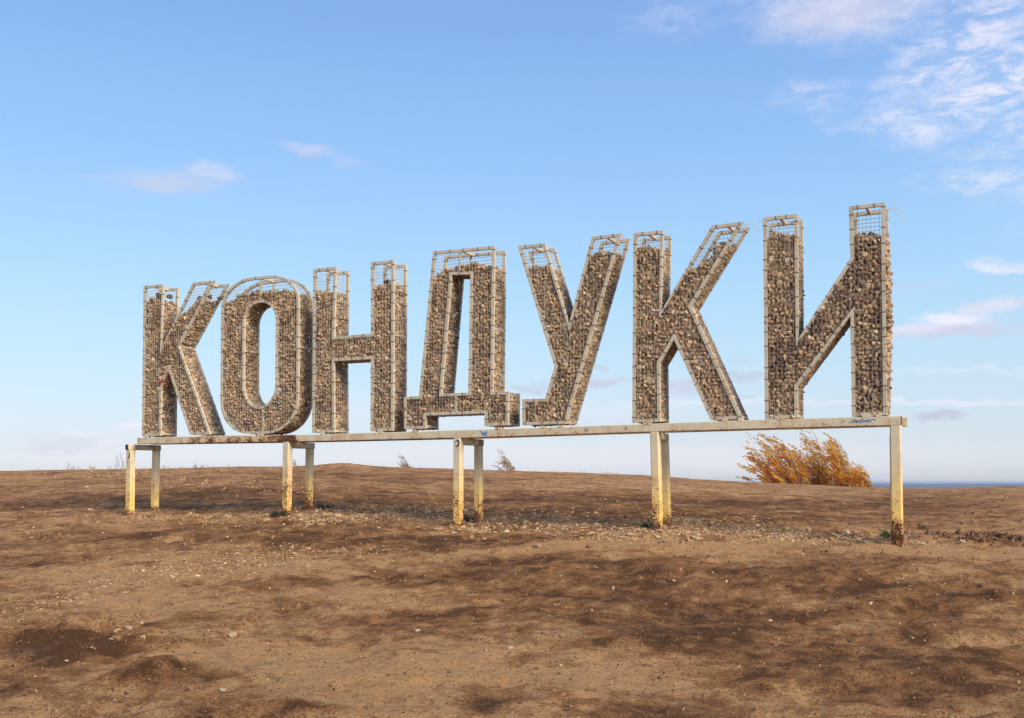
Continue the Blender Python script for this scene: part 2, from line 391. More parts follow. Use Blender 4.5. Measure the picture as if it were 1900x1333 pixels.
# ------------------------------------------------------------------ ground
def ground_mat():
    m, t, b = mat('trodden_brown_earth'); g = G(t)
    geo = g.new('ShaderNodeNewGeometry'); P = geo.outputs['Position']
    dark_soil_shade = g.attr('dark_soil_shade').outputs['Fac']  # dark soil tone together with painted mound and slope shade
    mp = g.new('ShaderNodeMapping'); g.link(P, mp.inputs[0]); mp.inputs['Scale'].default_value = (.75, 1.0, 1); mp.inputs['Rotation'].default_value = (0, 0, .25); PS = mp.outputs[0]
    n1 = g.noise(PS, 1.4, 6, .62, .4); n2 = g.noise(PS, 6.5, 7, .66, .3); n3 = g.noise(P, 38, 6, .7); n4 = g.noise(P, 170, 4, .7)
    s = g.math('ADD', g.math('MULTIPLY', n1, .75), g.math('MULTIPLY', n2, .70)); s = g.math('SUBTRACT', s, .225)
    s = g.math('ADD', s, g.math('MULTIPLY', g.math('SUBTRACT', dark_soil_shade, .5), .66))
    s = g.math('ADD', s, g.math('MULTIPLY', g.math('SUBTRACT', n3, .5), .65))
    c = g.mix(g.rng(s, .28, .56), (.76, .43, .19), (.44, .21, .080))
    c = g.mix(g.rng(s, .50, .80), c, (.145, .066, .028))
    # reddish clay and greyish crust
    c = g.mix(g.rng(g.noise(PS, 3.1, 4, .6), .55, .75, 0, .45), c, (.36, .145, .045))
    c = g.mix(g.rng(g.noise(PS, 1.9, 5, .6, .5), .58, .74, 0, .38), c, (.22, .155, .125))
    # fine crumbs
    n5 = g.noise(P, 75, 5, .75); n6 = g.noise(PS, 15, 8, .78, .7)
    c = g.mix(g.rng(n6, .53, .66, 0, .6), c, (.13, .068, .034))
    c = g.mix(g.rng(n6, .45, .32, 0, .45), c, (.66, .42, .22))
    c = g.mix(g.rng(n5, .54, .64, 0, .7), c, (.09, .048, .024))
    c = g.mix(g.rng(n5, .42, .32, 0, .5), c, (.66, .44, .25))
    c = g.mix(g.rng(n3, .54, .66, 0, .65), c, (.10, .052, .026))
    c = g.mix(g.rng(n4, .60, .74, 0, .5), c, (.05, .03, .018))
    c = g.mix(g.rng(n4, .40, .28, 0, .35), c, (.48, .36, .23))
    vor = g.new('ShaderNodeTexVoronoi'); vor.inputs['Scale'].default_value = 26; g.link(P, vor.inputs['Vector'])
    vm = g.math('MULTIPLY', g.rng(vor.outputs['Distance'], .20, .11), g.rng(g.noise(P, 5, 3, .5), .5, .6))
    c = g.mix(g.math('MULTIPLY', vm, .6), c, (.46, .36, .24))
    g.link(c, b.inputs['Base Color']); b.inputs['Roughness'].default_value = 1; b.inputs['Specular IOR Level'].default_value = .12
    h = g.math('ADD', g.math('MULTIPLY', n2, .7), g.math('MULTIPLY', n3, .62)); h = g.math('ADD', h, g.math('MULTIPLY', n4, .26))
    h = g.math('ADD', h, g.math('MULTIPLY', vm, .12)); h = g.math('ADD', h, g.math('MULTIPLY', n6, .5))
    g.bump(h, 1.0, .10, b)
    return m
# dark soil patches and painted shade of mound faces and slopes (px, py, rx, ry in photograph pixels, amount) turned into patches on the ground
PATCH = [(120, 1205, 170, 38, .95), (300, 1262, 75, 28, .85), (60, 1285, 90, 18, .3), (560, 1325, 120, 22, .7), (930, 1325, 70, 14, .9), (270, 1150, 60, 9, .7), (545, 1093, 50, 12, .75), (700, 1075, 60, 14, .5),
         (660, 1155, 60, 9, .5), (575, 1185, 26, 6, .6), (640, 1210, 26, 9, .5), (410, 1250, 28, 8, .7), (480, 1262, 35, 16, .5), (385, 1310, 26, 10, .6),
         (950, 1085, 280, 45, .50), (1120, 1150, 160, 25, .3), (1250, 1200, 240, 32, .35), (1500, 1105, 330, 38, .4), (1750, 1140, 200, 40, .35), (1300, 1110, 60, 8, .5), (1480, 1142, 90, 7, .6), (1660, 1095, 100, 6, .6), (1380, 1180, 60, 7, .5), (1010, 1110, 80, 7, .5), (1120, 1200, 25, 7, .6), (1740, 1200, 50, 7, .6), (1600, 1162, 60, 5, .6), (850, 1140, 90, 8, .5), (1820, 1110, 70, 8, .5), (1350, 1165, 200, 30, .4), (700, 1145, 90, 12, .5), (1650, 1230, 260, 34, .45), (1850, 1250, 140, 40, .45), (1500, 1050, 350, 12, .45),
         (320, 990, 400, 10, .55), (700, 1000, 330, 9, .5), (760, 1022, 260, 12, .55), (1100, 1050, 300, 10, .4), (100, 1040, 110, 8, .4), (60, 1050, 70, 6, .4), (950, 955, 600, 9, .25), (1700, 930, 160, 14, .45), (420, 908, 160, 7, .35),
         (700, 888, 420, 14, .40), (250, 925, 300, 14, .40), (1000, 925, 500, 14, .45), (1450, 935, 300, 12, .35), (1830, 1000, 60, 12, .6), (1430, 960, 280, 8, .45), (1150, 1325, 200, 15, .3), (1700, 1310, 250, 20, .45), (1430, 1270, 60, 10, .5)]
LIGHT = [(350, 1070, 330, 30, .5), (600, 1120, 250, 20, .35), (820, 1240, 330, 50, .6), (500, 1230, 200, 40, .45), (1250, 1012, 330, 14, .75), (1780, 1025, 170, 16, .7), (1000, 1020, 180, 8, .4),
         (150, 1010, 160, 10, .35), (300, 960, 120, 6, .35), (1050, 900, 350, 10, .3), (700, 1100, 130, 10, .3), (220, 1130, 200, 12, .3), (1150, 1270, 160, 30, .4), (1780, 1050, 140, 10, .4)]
def ground():
    ya = np.concatenate([np.linspace(-11, 4.6, 24), 4.8 * (36 / 4.8) ** (np.arange(430) / 429), 36 * (200 / 36) ** (np.arange(1, 50) / 49)])
    ta = np.concatenate([np.linspace(-1.5, -.44, 40)[:-1], np.linspace(-.44, .44, 620), np.linspace(.44, 1.5, 40)[1:]])
    Y, T = np.meshgrid(ya, ta, indexing='ij'); X = T * (Y + 12); Z = height(X.ravel(), Y.ravel()).reshape(X.shape)
    ny, nx = X.shape; V = np.stack([X, Y, Z], -1).reshape(-1, 3); i = np.arange(ny * nx).reshape(ny, nx)
    Fq = np.stack([i[:-1, :-1], i[:-1, 1:], i[1:, 1:], i[1:, :-1]], -1).reshape(-1, 4)
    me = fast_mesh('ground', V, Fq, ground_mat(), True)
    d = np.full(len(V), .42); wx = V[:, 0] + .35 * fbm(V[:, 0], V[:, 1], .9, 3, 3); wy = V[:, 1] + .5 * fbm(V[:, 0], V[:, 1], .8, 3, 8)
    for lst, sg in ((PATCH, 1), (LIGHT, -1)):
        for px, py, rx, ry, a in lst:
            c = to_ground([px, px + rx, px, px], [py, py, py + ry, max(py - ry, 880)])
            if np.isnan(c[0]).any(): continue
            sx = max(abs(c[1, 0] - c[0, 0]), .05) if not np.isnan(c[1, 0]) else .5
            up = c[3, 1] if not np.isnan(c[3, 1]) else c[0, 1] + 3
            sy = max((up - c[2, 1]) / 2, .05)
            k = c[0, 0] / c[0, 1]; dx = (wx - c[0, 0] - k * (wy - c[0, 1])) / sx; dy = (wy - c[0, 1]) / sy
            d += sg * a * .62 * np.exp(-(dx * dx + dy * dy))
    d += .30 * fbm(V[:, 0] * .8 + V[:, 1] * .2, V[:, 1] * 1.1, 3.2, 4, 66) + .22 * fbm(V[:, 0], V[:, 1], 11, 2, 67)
    at = me.attributes.new('dark_soil_shade', 'FLOAT', 'POINT'); at.data.foreach_set('value', np.clip(d, 0, 1.2).astype(np.float32))
    o = link('ground', me); o['kind'] = 'structure'; o['label'] = 'bare brown earth hilltop with dark patches, partly painted shade'
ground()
def far_land():
    m = plain_mat('far_field', (.10, .11, .055), 1, .3, .01, 0)
    v = [(0, 0, EYE - 22)]; n = 48
    v += [(9000 * math.cos(2*math.pi*i/n), 9000 * math.sin(2*math.pi*i/n), EYE - 22) for i in range(n)]
    me = bpy.data.meshes.new('plain'); me.from_pydata(v, [], [(0, 1 + i, 1 + (i + 1) % n) for i in range(n)]); me.materials.append(m)
    o = link('plain', me); o['kind'] = 'structure'
    # wooded rise on the horizon
    mf = plain_mat('far_wood', (.045, .062, .035), 1, .4, .02, 0)
    a = np.linspace(-1.4, 1.4, 1400); V = []; rows = [(3700, -22.5, 0), (3900, -12, .4), (4100, -3.6, 1), (4600, -9, .5), (5200, -22.5, 0)]
    for r, z, kx in rows:
        zz = z + kx * (2.2 * fbm(a * 9, a * 0 + r * .0, 1, 3, 41) + 1.0 * fbm(a * 160, a * 0, 1, 3, 43))
        V.append(np.stack([r * np.sin(a), r * np.cos(a), EYE + zz], 1))
    V = np.concatenate(V); n = len(a); i = np.arange(n * len(rows)).reshape(len(rows), n)
    Fq = np.stack([i[:-1, :-1], i[:-1, 1:], i[1:, 1:], i[1:, :-1]], -1).reshape(-1, 4)
    o = link('distant_hills', fast_mesh('distant_hills', V, Fq, mf, True)); o['kind'] = 'structure'; o['label'] = 'low wooded ridge fading blue on the horizon'
far_land()
def haze():
    b = MB(); b.box((-9500, -9500, EYE - 23.5), (9500, 9500, 6.5)); m = bpy.data.materials.new('haze'); m.use_nodes = True; t = m.node_tree; t.nodes.clear()
    v = t.nodes.new('ShaderNodeVolumePrincipled'); v.inputs['Color'].default_value = (.62, .74, .95, 1); v.inputs['Density'].default_value = .0002; v.inputs['Anisotropy'].default_value = .2
    o = t.nodes.new('ShaderNodeOutputMaterial'); t.links.new(v.outputs[0], o.inputs['Volume'])
    h = b.build('haze', m); h['kind'] = 'stuff'
haze()

# ------------------------------------------------------------------ the sign
YAW = -0.4578053; X0, Y0, Z0 = -6.46073, 17.98743, EYE + 0.820851; DEP = 0.388
def W3(u, v, z):
    return Vector((X0 + u * math.cos(YAW) - v * math.sin(YAW), Y0 + u * math.sin(YAW) + v * math.cos(YAW), Z0 + z))
TW = .042   # frame tube
def area(p): return .5 * sum(p[i][0] * p[(i+1) % len(p)][1] - p[(i+1) % len(p)][0] * p[i][1] for i in range(len(p)))
def offset(poly, d):
    """offset a counter-clockwise polygon inwards by d"""
    out = []; n = len(poly)
    for i in range(n):
        a, b, c = (np.array(poly[(i + k) % n], float) for k in (-1, 0, 1))
        e1 = (b - a) / np.linalg.norm(b - a); e2 = (c - b) / np.linalg.norm(c - b)
        n1 = np.array([-e1[1], e1[0]]); n2 = np.array([-e2[1], e2[0]]); k = 1 + n1 @ n2
        m = (n1 + n2) / max(k, .25); out.append(tuple(b + m * d))
    return out
def inside(P, x, y):
    x = np.asarray(x); y = np.asarray(y); r = np.zeros(x.shape, bool); n = len(P)
    for i in range(n):
        (x1, y1), (x2, y2) = P[i], P[(i + 1) % n]
        if y1 == y2: continue
        c = ((y1 > y) != (y2 > y)) & (x < (x2 - x1) * (y - y1) / (y2 - y1) + x1); r ^= c
    return r
def edge_dist(P, x, y):
    d = np.full(np.shape(x), 9.)
    for i in range(len(P)):
        a = np.array(P[i]); b = np.array(P[(i + 1) % len(P)]); ab = b - a
        t = np.clip(((x - a[0]) * ab[0] + (y - a[1]) * ab[1]) / (ab @ ab), 0, 1)
        d = np.minimum(d, np.hypot(x - a[0] - t * ab[0], y - a[1] - t * ab[1]))
    return d
def stadium(L, R, T, B, rx, rt, rb, n=8):
    p = []
    for cx, cz, rz, a0 in ((R - rx, B + rb, rb, -90), (R - rx, T - rt, rt, 0), (L + rx, T - rt, rt, 90), (L + rx, B + rb, rb, 180)):
        for i in range(n + 1):
            a = math.radians(a0 + 90 * i / n); p.append((cx + rx * math.cos(a), cz + rz * math.sin(a)))
    return p
SHAPES = [hull(18, (1.2, .95, .75), 1, .16), hull(20, (1.1, .9, .8), 2, .15), hull(16, (1.35, .85, .68), 3, .18), hull(20, (1.15, 1, .65), 4, .15), hull(18, (1.2, .8, .85), 5, .2),
          hull(16, (1.4, .9, .7), 6, .17), hull(20, (1.1, 1, .85), 8, .14), hull(15, (1.3, 1, .62), 9, .2)]
def tone_cols(p, rng):
    """stone colours: buff and grey-brown limestone, darker purplish pockets"""
    n = len(p); pal = np.array([(.58, .40, .24), (.50, .345, .205), (.66, .48, .30), (.40, .285, .185), (.52, .375, .25), (.72, .57, .39), (.24, .16, .11)])
    c = pal[rng.choice(len(pal), n, p=[.22, .22, .14, .15, .14, .06, .07])]
    k = fbm(p[:, 0] * 1 + p[:, 1] * .7, p[:, 2], 2.2, 3, 51); dk = np.clip((k - .18) * 3.2, 0, 1)[:, None] * (rng.random((n, 1)) < .7)
    c = c * (1 - .55 * dk) * np.where(dk > .3, np.array([1, .92, 1.0]), 1)
    c = c * (.74 + .42 * rng.random((n, 1))); c = c * np.array([1.0, .99, .95])
    rare = rng.random(n) < .004; c[rare] = (.36, .12, .05)
    return c
VAR = []   # shared meshes for the stones that are objects of their own
def stone_variants():
    r = np.random.default_rng(5); P = r.random((72, 3)) * 9; cols = tone_cols(P, r)
    for i in range(72):
        V, T = SHAPES[i % len(SHAPES)]; me = fast_mesh('stone', V, T, M_STONE, False); set_col(me, 'tone', np.repeat(cols[i:i+1], len(V), 0)); VAR.append((me, cols[i].sum()))
stone_variants()

def make_letter(label, outer, hole=None, level=None, groups=None, hgroups=None, depth_bars=(), dividers=(), carve=(), skip=(), bulge=None, loose=(), seed=0, top=()):
    """outer: counter-clockwise (u, z) outline in sign coordinates; level(u, z) -> top of the stone fill at that u"""
    u0 = min(p[0] for p in outer); u1 = max(p[0] for p in outer)
    if area(outer) < 0: outer = outer[::-1]
    outer = [(p[0] - u0, p[1]) for p in outer]
    if hole:
        if area(hole) < 0: hole = hole[::-1]
        hole = [(p[0] - u0, p[1]) for p in hole]
    root = thing('stone_filled_letter', label, 'letter', W3(u0, 0, 0), YAW, 'stone filled wire letters on the steel stand')
    rng = np.random.default_rng(seed)
    # frame bars: front and back outline, mitred at the corners
    ties = MB()
    def bars(poly, inset, edge_groups):
        ins = offset(poly, inset); n = len(poly)
        edge_groups = edge_groups or [[i] for i in range(n)]
        for v0 in (0, DEP - TW):
            for grp in edge_groups:
                b = MB()
                for i in grp:
                    j = (i + 1) % n; a, c, d, e = poly[i], poly[j], ins[j], ins[i]
                    b.box8([(a[0], v0, a[1]), (c[0], v0, c[1]), (d[0], v0, d[1]), (e[0], v0, e[1])] +
                           [(a[0], v0 + TW, a[1]), (c[0], v0 + TW, c[1]), (d[0], v0 + TW, d[1]), (e[0], v0 + TW, e[1])])
                    L = math.hypot(c[0] - a[0], c[1] - a[1]); k = int(L / .2)
                    if L < .3 and rng.random() < .5: k = 1
                    ux, uz = (c[0] - a[0]) / L, (c[1] - a[1]) / L; nx, nz_ = -uz, ux; s = 1 if inset > 0 else -1
                    for q in range(k):
                        f = (q + .5 + rng.uniform(-.3, .3)) / k * L; m = .0045
                        x, z = a[0] + ux * f, a[1] + uz * f; w = .0045; e0 = -m * s; e1 = (TW + m) * s
                        pts = [(x - ux*w + nx*e, vv, z - uz*w + nz_*e) for vv in (v0 - m, v0 + TW + m) for e in (e0, e1)]
                        pts2 = [(x + ux*w + nx*e, vv, z + uz*w + nz_*e) for vv in (v0 - m, v0 + TW + m) for e in (e0, e1)]
                        ties.box8([pts[0], pts[1], pts[3], pts[2], pts2[0], pts2[1], pts2[3], pts2[2]])
                b.build('frame_bar', M_TUBE, root)
    bars(outer, TW, groups)
    if hole: bars(hole, -TW, hgroups)
    for (u, z, along) in depth_bars:    # bars running front to back
        b = MB(); b.prism((u - u0, TW + .001, z), (u - u0, DEP - TW - .001, z), TW * .92, up=(0, 0, 1)); b.build('cross_bar', M_TUBE, root)
    for (u, za, zb) in dividers:
        for v0 in (TW / 2 + .001, DEP - TW / 2 - .001):
            b = MB(); b.prism((u - u0, v0, za), (u - u0, v0, zb), TW * .8, up=(0, 1, 0)); b.build('divider_bar', M_TUBE, root)
    ties.build('wire_tie', M_TIE, root)['kind'] = 'stuff'
    # wire mesh, front and back
    polys = [outer] + ([hole] if hole else [])
    w = MB(); cell = .05; R = .0020
    def clip(vertical, c):
        xs = []
        for P in polys:
            for i in range(len(P)):
                a, b = P[i], P[(i + 1) % len(P)]
                if not vertical: a, b = (a[1], a[0]), (b[1], b[0])
                if (a[0] > c) != (b[0] > c): xs.append(a[1] + (b[1] - a[1]) * (c - a[0]) / (b[0] - a[0]))
        xs.sort(); return list(zip(xs[::2], xs[1::2]))
    W_ = u1 - u0
    for v, sgn in ((.007, 1), (DEP - .007, -1)):
        c = .021
        while c < W_:
            for a, b in clip(True, c):
                j = rng.uniform(-.004, .004); w.wire((c + j, v, a - rng.uniform(-.004, .012)), (c - j, v, b + rng.uniform(-.004, .012)), R)
            c += cell
        c = .03
        while c < 2.7:
            for a, b in clip(False, c):
                j = rng.uniform(-.003, .003); w.wire((a - rng.uniform(-.002, .016), v - .004 * sgn, c + j), (b + rng.uniform(-.002, .016), v - .004 * sgn, c - j), R)
            c += cell
    # wire mesh on the sides
    for P, s in [(outer, 1)] + ([(hole, -1)] if hole else []):
        for i in range(len(P)):
            if s == 1 and i in skip: continue
            a = np.array(P[i]); b = np.array(P[(i + 1) % len(P)]); L = np.linalg.norm(b - a); e = (b - a) / L; nn = np.array([e[1], -e[0]]) * s
            if abs(a[1] - b[1]) < .05 and a[1] > 2.4 and s == 1: continue
            if abs(a[1] - b[1]) < .05 and a[1] < .1 and s == 1: continue
            bl = bulge.get(i, .008) if (bulge and s == 1) else .008
            def pt(f, v):
                o = -.007 + bl * math.sin(math.pi * min(max(f / L, 0), 1)) * math.sin(math.pi * v / DEP) ; q = a + e * f + nn * o; return (q[0], v, q[1])
            f = .025
            while f < L:
                for v0, v1 in ((-.006, DEP * .33), (DEP * .33, DEP * .67), (DEP * .67, DEP + .006)): w.wire(pt(f, v0), pt(f, v1), R)
                f += cell
            v = .045
            while v < DEP:
                k = max(1, int(L / .25))
                for q in range(k): w.wire(pt(L * q / k, v), pt(L * (q + 1) / k, v), R)
                v += cell
    w.build('wire_mesh', M_WIRE, root)
    for pts in loose:
        b = MB(); b.tube([(p[0] - u0, p[1], p[2]) for p in pts], .0035, 4); b.build('loose_wire', M_WIRE, root)
    # stone fill
    sp = .0595; xs = np.arange(-.02, W_ + .05, sp); rows = []
    nl = int((DEP - .03) / (sp * .816)) ; vs = np.linspace(.034, DEP - .034, nl)
    for li, v in enumerate(vs):
        for zi, z in enumerate(np.arange(.015, 2.65, sp * .866)):
            x = xs + (zi % 2) * sp / 2 + (li % 2) * sp * .5; zz = z + (li % 2) * sp * .289
            rows.append(np.stack([x, np.full(len(x), v), np.full(len(x), zz)], 1))
    p = np.concatenate(rows); p += rng.uniform(-1, 1, p.shape) * np.array([.022, .009, .022])
    def keep(p, mg):
        ok = inside(outer, p[:, 0], p[:, 2]) & (edge_dist(outer, p[:, 0], p[:, 2]) > mg)
        if hole: ok &= (~inside(hole, p[:, 0], p[:, 2])) & (edge_dist(hole, p[:, 0], p[:, 2]) > mg)
        lv = level(p[:, 0] + u0, p[:, 2]) + .045 * fbm(p[:, 0], p[:, 1], 6, 2, seed); ok &= p[:, 2] < lv
        for cu, cz, r in carve: ok &= np.hypot(p[:, 0] + u0 - cu, p[:, 2] - cz) > r
        return ok
    p = p[keep(p, .026)]; rad = .0358 * np.exp(rng.normal(0, .2, len(p))); rad = np.clip(rad, .02, .052)
    # push overlapping stones apart a little
    for _ in range(2):
        kd = kdtree.KDTree(len(p))
        for i, q in enumerate(p): kd.insert(q, i)
        kd.balance(); mv = np.zeros_like(p)
        for i, q in enumerate(p):
            for co, j, d in kd.find_range(q, rad[i] * 1.75):
                if j <= i: continue
                t = (rad[i] + rad[j]) * .9 - d
                if t > 0 and d > 1e-6:
                    dv = (q - np.array(co)) / d * t * .3; mv[i] += dv; mv[j] -= dv
        q = p + mv; q[:, 1] = np.clip(q[:, 1], rad * .85 + .008, DEP - rad * .85 - .008); ok = keep(q, .026); p[ok] = q[ok]
    ed = edge_dist(outer, p[:, 0], p[:, 2])
    if hole: ed = np.minimum(ed, edge_dist(hole, p[:, 0], p[:, 2]))
    rad = np.minimum(rad, (ed + .004) / .92)
    if bulge:   # stones lean against the bulging side mesh
        for i, bl in bulge.items():
            a = np.array(outer[i]); b = np.array(outer[(i + 1) % len(outer)]); L = np.linalg.norm(b - a); e = (b - a) / L; nn = np.array([e[1], -e[0]])
            f = ((p[:, [0, 2]] - a) @ e) / L; dist = -((p[:, [0, 2]] - a) @ nn); k = np.clip(1 - dist / .2, 0, 1) * (f > 0) * (f < 1) * np.sin(np.pi * np.clip(f, 0, 1)) * bl
            p[:, 0] += nn[0] * k; p[:, 2] += nn[1] * k
    nt_ = len(p)
    if top: p = np.concatenate([p, np.array([(t[0] - u0, t[1], t[2]) for t in top])]); rad = np.concatenate([rad, np.array([t[3] for t in top])])
    cols = tone_cols(p + np.array([u0, 0, 0]), rng); cols[nt_:] = (.14, .085, .06); which = rng.integers(0, len(SHAPES), len(p)); R3 = rot_mats(len(p), rng)
    front = np.nonzero(p[:, 1] < .062)[0]; pick = front[np.argsort(-rad[front])][:300]
    sel = np.zeros(len(p), bool); sel[pick] = True
    me = scatter_mesh('stone_fill', SHAPES, p[~sel], rad[~sel], R3[~sel], which[~sel], cols[~sel], M_STONE, False); o = link('stone_fill', me, root); o['kind'] = 'stuff'
    vs_ = sorted(VAR, key=lambda t: t[1]); sums = np.array([t[1] for t in vs_])
    for i in pick:
        k = int(np.clip(np.searchsorted(sums, cols[i].sum()) + rng.integers(-3, 4), 0, len(vs_) - 1))
        o = bpy.data.objects.new('stone', vs_[k][0]); o.parent = root
        mw = Matrix(R3[i].tolist()).to_4x4(); mw = Matrix.Translation(Vector(p[i])) @ mw @ Matrix.Scale(float(rad[i]), 4); o.matrix_basis = mw; C.objects.link(o)
    return root, outer, u0, len(p)

def steps(*seg):
    """seg: (u, z) knots of the fill surface"""
    us = [s[0] for s in seg]; zs = [s[1] for s in seg]
    return lambda u, z: np.interp(u, us, zs)
K1 = [(-.003, -.004), (.001, 2.635), (.462, 2.62), (.425, 1.51), (1.137, 2.593), (1.609, 2.587), (.839, 1.522), (1.547, -.006), (1.106, -.004), (.6, 1.108), (.432, .83), (.43, -.006)]
make_letter('letter K at the left end of the sign, red paint at its crotch', K1, level=lambda u, z: np.where((u < .62) & (z > 1.8), 2.36, np.interp(u, [.8, 1.0, 1.2, 1.5], [2.0, 2.12, 2.30, 2.30])),
            depth_bars=[(.839 - .03, 1.522, 0), (.23, 2.60, 0), (1.37, 2.565, 0), (.41, .03, 0), (1.5, .03, 0)], skip=(), seed=1, top=[(.27, .1, 2.43, .055), (.36, .26, 2.46, .065), (1.24, .06, 2.34, .045), (1.38, .16, 2.35, .05), (1.50, .30, 2.35, .05)])
OO = stadium(1.768, 3.38, 2.568, -.018, .63, .46, .54); OI = stadium(2.262, 2.92, 2.14, .43, .325, .31, .36)
og = [[17], [35]] + [list(range(0, 8)) + list(range(27, 35)) + [26], list(range(9, 17)) + [17]]
nO = 9
def arch_groups():
    # corners come as 4 runs of 9 points; edges: run edges 0-7, joining edges 8, 17, 26, 35
    return [[35] + list(range(0, 8)) , [8], list(range(9, 26)), [26], list(range(27, 35))]
make_letter('rounded letter O with rusty beam under it, second from the left', OO, hole=OI, level=lambda u, z: np.interp(u, [1.77, 2.0, 2.4, 2.9, 3.38], [2.19, 2.25, 2.34, 2.31, 2.20]),
            groups=arch_groups(), hgroups=arch_groups(), depth_bars=[(3.355, 1.37, 0), (2.235, 1.37, 0), (2.585, 2.545, 0), (2.585, 2.30, 0)], dividers=[(2.585, 2.19, 2.52), (2.66, .03, .385)],
            carve=[(2.955, .67, .062), (2.90, .47, .075)], seed=2)
HH = [(3.661, -.024), (3.667, 2.593), (4.102, 2.586), (4.079, 1.48), (4.770, 1.488), (4.765, 2.598), (5.184, 2.59), (5.18, -.024), (4.769, -.024), (4.773, 1.092), (4.075, 1.097), (4.09, -.026)]
make_letter('letter H with thin crossbar and tall empty cage tops, third from the left', HH, level=lambda u, z: np.where((u > 4.1) & (u < 4.76), 1.405, np.where(u < 4.4, 2.20, 2.24)),
            depth_bars=[(5.155, 1.45, 0), (3.88, 2.565, 0), (4.97, 2.57, 0), (4.07, .0, 0), (4.43, 1.46, 0)], seed=3, top=[(4.97, .14, 2.30, .05), (5.04, .20, 2.29, .04)])
DD = [(5.88, 2.654), (6.919, 2.631), (6.889, .496), (7.145, .497), (7.141, .010), (6.755, .006), (6.755, .192), (5.759, .190), (5.759, -.006), (5.378, -.004), (5.376, .482), (5.640, .489)]
DI = [(6.202, 2.273), (6.517, 2.251), (6.485, .505), (6.032, .508)]
make_letter('letter shaped like a tall arch on a wide two-footed base, middle of the sign', DD, hole=DI, level=lambda u, z: np.where((u < 5.62) & (z < .6), .435, np.where(u > 6.95, .47, np.interp(u, [5.9, 6.1, 6.4, 6.9], [2.31, 2.36, 2.42, 2.33]))),
            depth_bars=[(6.88, 1.43, 0), (6.09, 1.42, 0), (6.38, 2.615, 0), (6.38, 2.38, 0), (5.74, .03, 0), (7.11, .03, 0)], dividers=[(6.33, 2.31, 2.60), (6.27, .235, .462)], seed=4)
UU = [(7.292, 2.593), (7.722, 2.585), (8.092, 1.408), (8.44, 2.606), (8.873, 2.607), (8.043, .008), (7.364, .006), (7.364, .376), (7.725, .372), (7.87, .821)]
make_letter('letter Y shape with a hooked foot, standing on the beam right of the arch letter', UU, level=lambda u, z: np.where((u < 7.72) & (z < .6), .31, np.where(u < 8.09, 2.25, np.interp(u, [8.3, 8.5, 8.9], [2.27, 2.36, 2.36]))),
            depth_bars=[(7.52, 2.565, 0), (8.66, 2.58, 0), (8.44, 1.33, 0), (7.39, .35, 0), (8.02, .035, 0)], seed=5)
K2 = [(9.024, .0), (9.052, 2.591), (9.472, 2.582), (9.435, 1.489), (10.145, 2.573), (10.556, 2.576), (9.855, 1.523), (10.527, .009), (10.11, .003), (9.614, 1.099), (9.416, .791), (9.42, .001)]
make_letter('second letter K, standing right of the Y-shaped letter', K2, level=lambda u, z: np.where((u < 9.7) & (z > 1.8), 2.36, np.interp(u, [9.9, 10.0, 10.25, 10.5], [2.0, 2.08, 2.34, 2.32])),
            depth_bars=[(9.26, 2.56, 0), (10.35, 2.55, 0), (9.83, 1.523, 0), (9.40, .03, 0), (10.5, .035, 0)],
            loose=[[(10.50, .30, 2.60), (10.58, .33, 2.64), (10.66, .36, 2.60), (10.70, .37, 2.52)], [(10.54, .2, 2.58), (10.62, .25, 2.60), (10.66, .28, 2.54)]], seed=6)
II = [(10.819, -.004), (10.814, 2.6), (11.249, 2.601), (11.244, 1.004), (11.890, 1.972), (11.876, 2.619), (12.297, 2.621), (12.296, .006), (11.888, .001), (11.884, 1.254), (11.232, .402), (11.229, .001)]
_o = II[::-1] if area(II) < 0 else II
_edge = next(i for i in range(len(_o)) if _o[i][0] > 12.2 and _o[(i + 1) % len(_o)][0] > 12.2)
make_letter('tallest looking letter, a reversed N at the right end of the sign', II, level=lambda u, z: np.where(u < 11.6, np.where(z > 1.6, 2.345, 3), np.where(z > 1.6, 2.235, 3)),
            depth_bars=[(11.03, 2.575, 0), (12.08, 2.595, 0), (11.21, .03, 0), (12.27, .035, 0)], bulge={_edge: .055},
            loose=[[(12.29, .34, 2.60), (12.37, .37, 2.64), (12.45, .38, 2.58), (12.47, .38, 2.46), (12.43, .37, 2.40)], [(12.29, .2, 2.58), (12.36, .3, 2.60), (12.41, .34, 2.52)], [(10.82, .0, 2.58), (10.76, -.01, 2.55), (10.74, -.01, 2.48)]], seed=7, top=[(12.02, .25, 2.29, .045), (12.10, .30, 2.30, .05)])

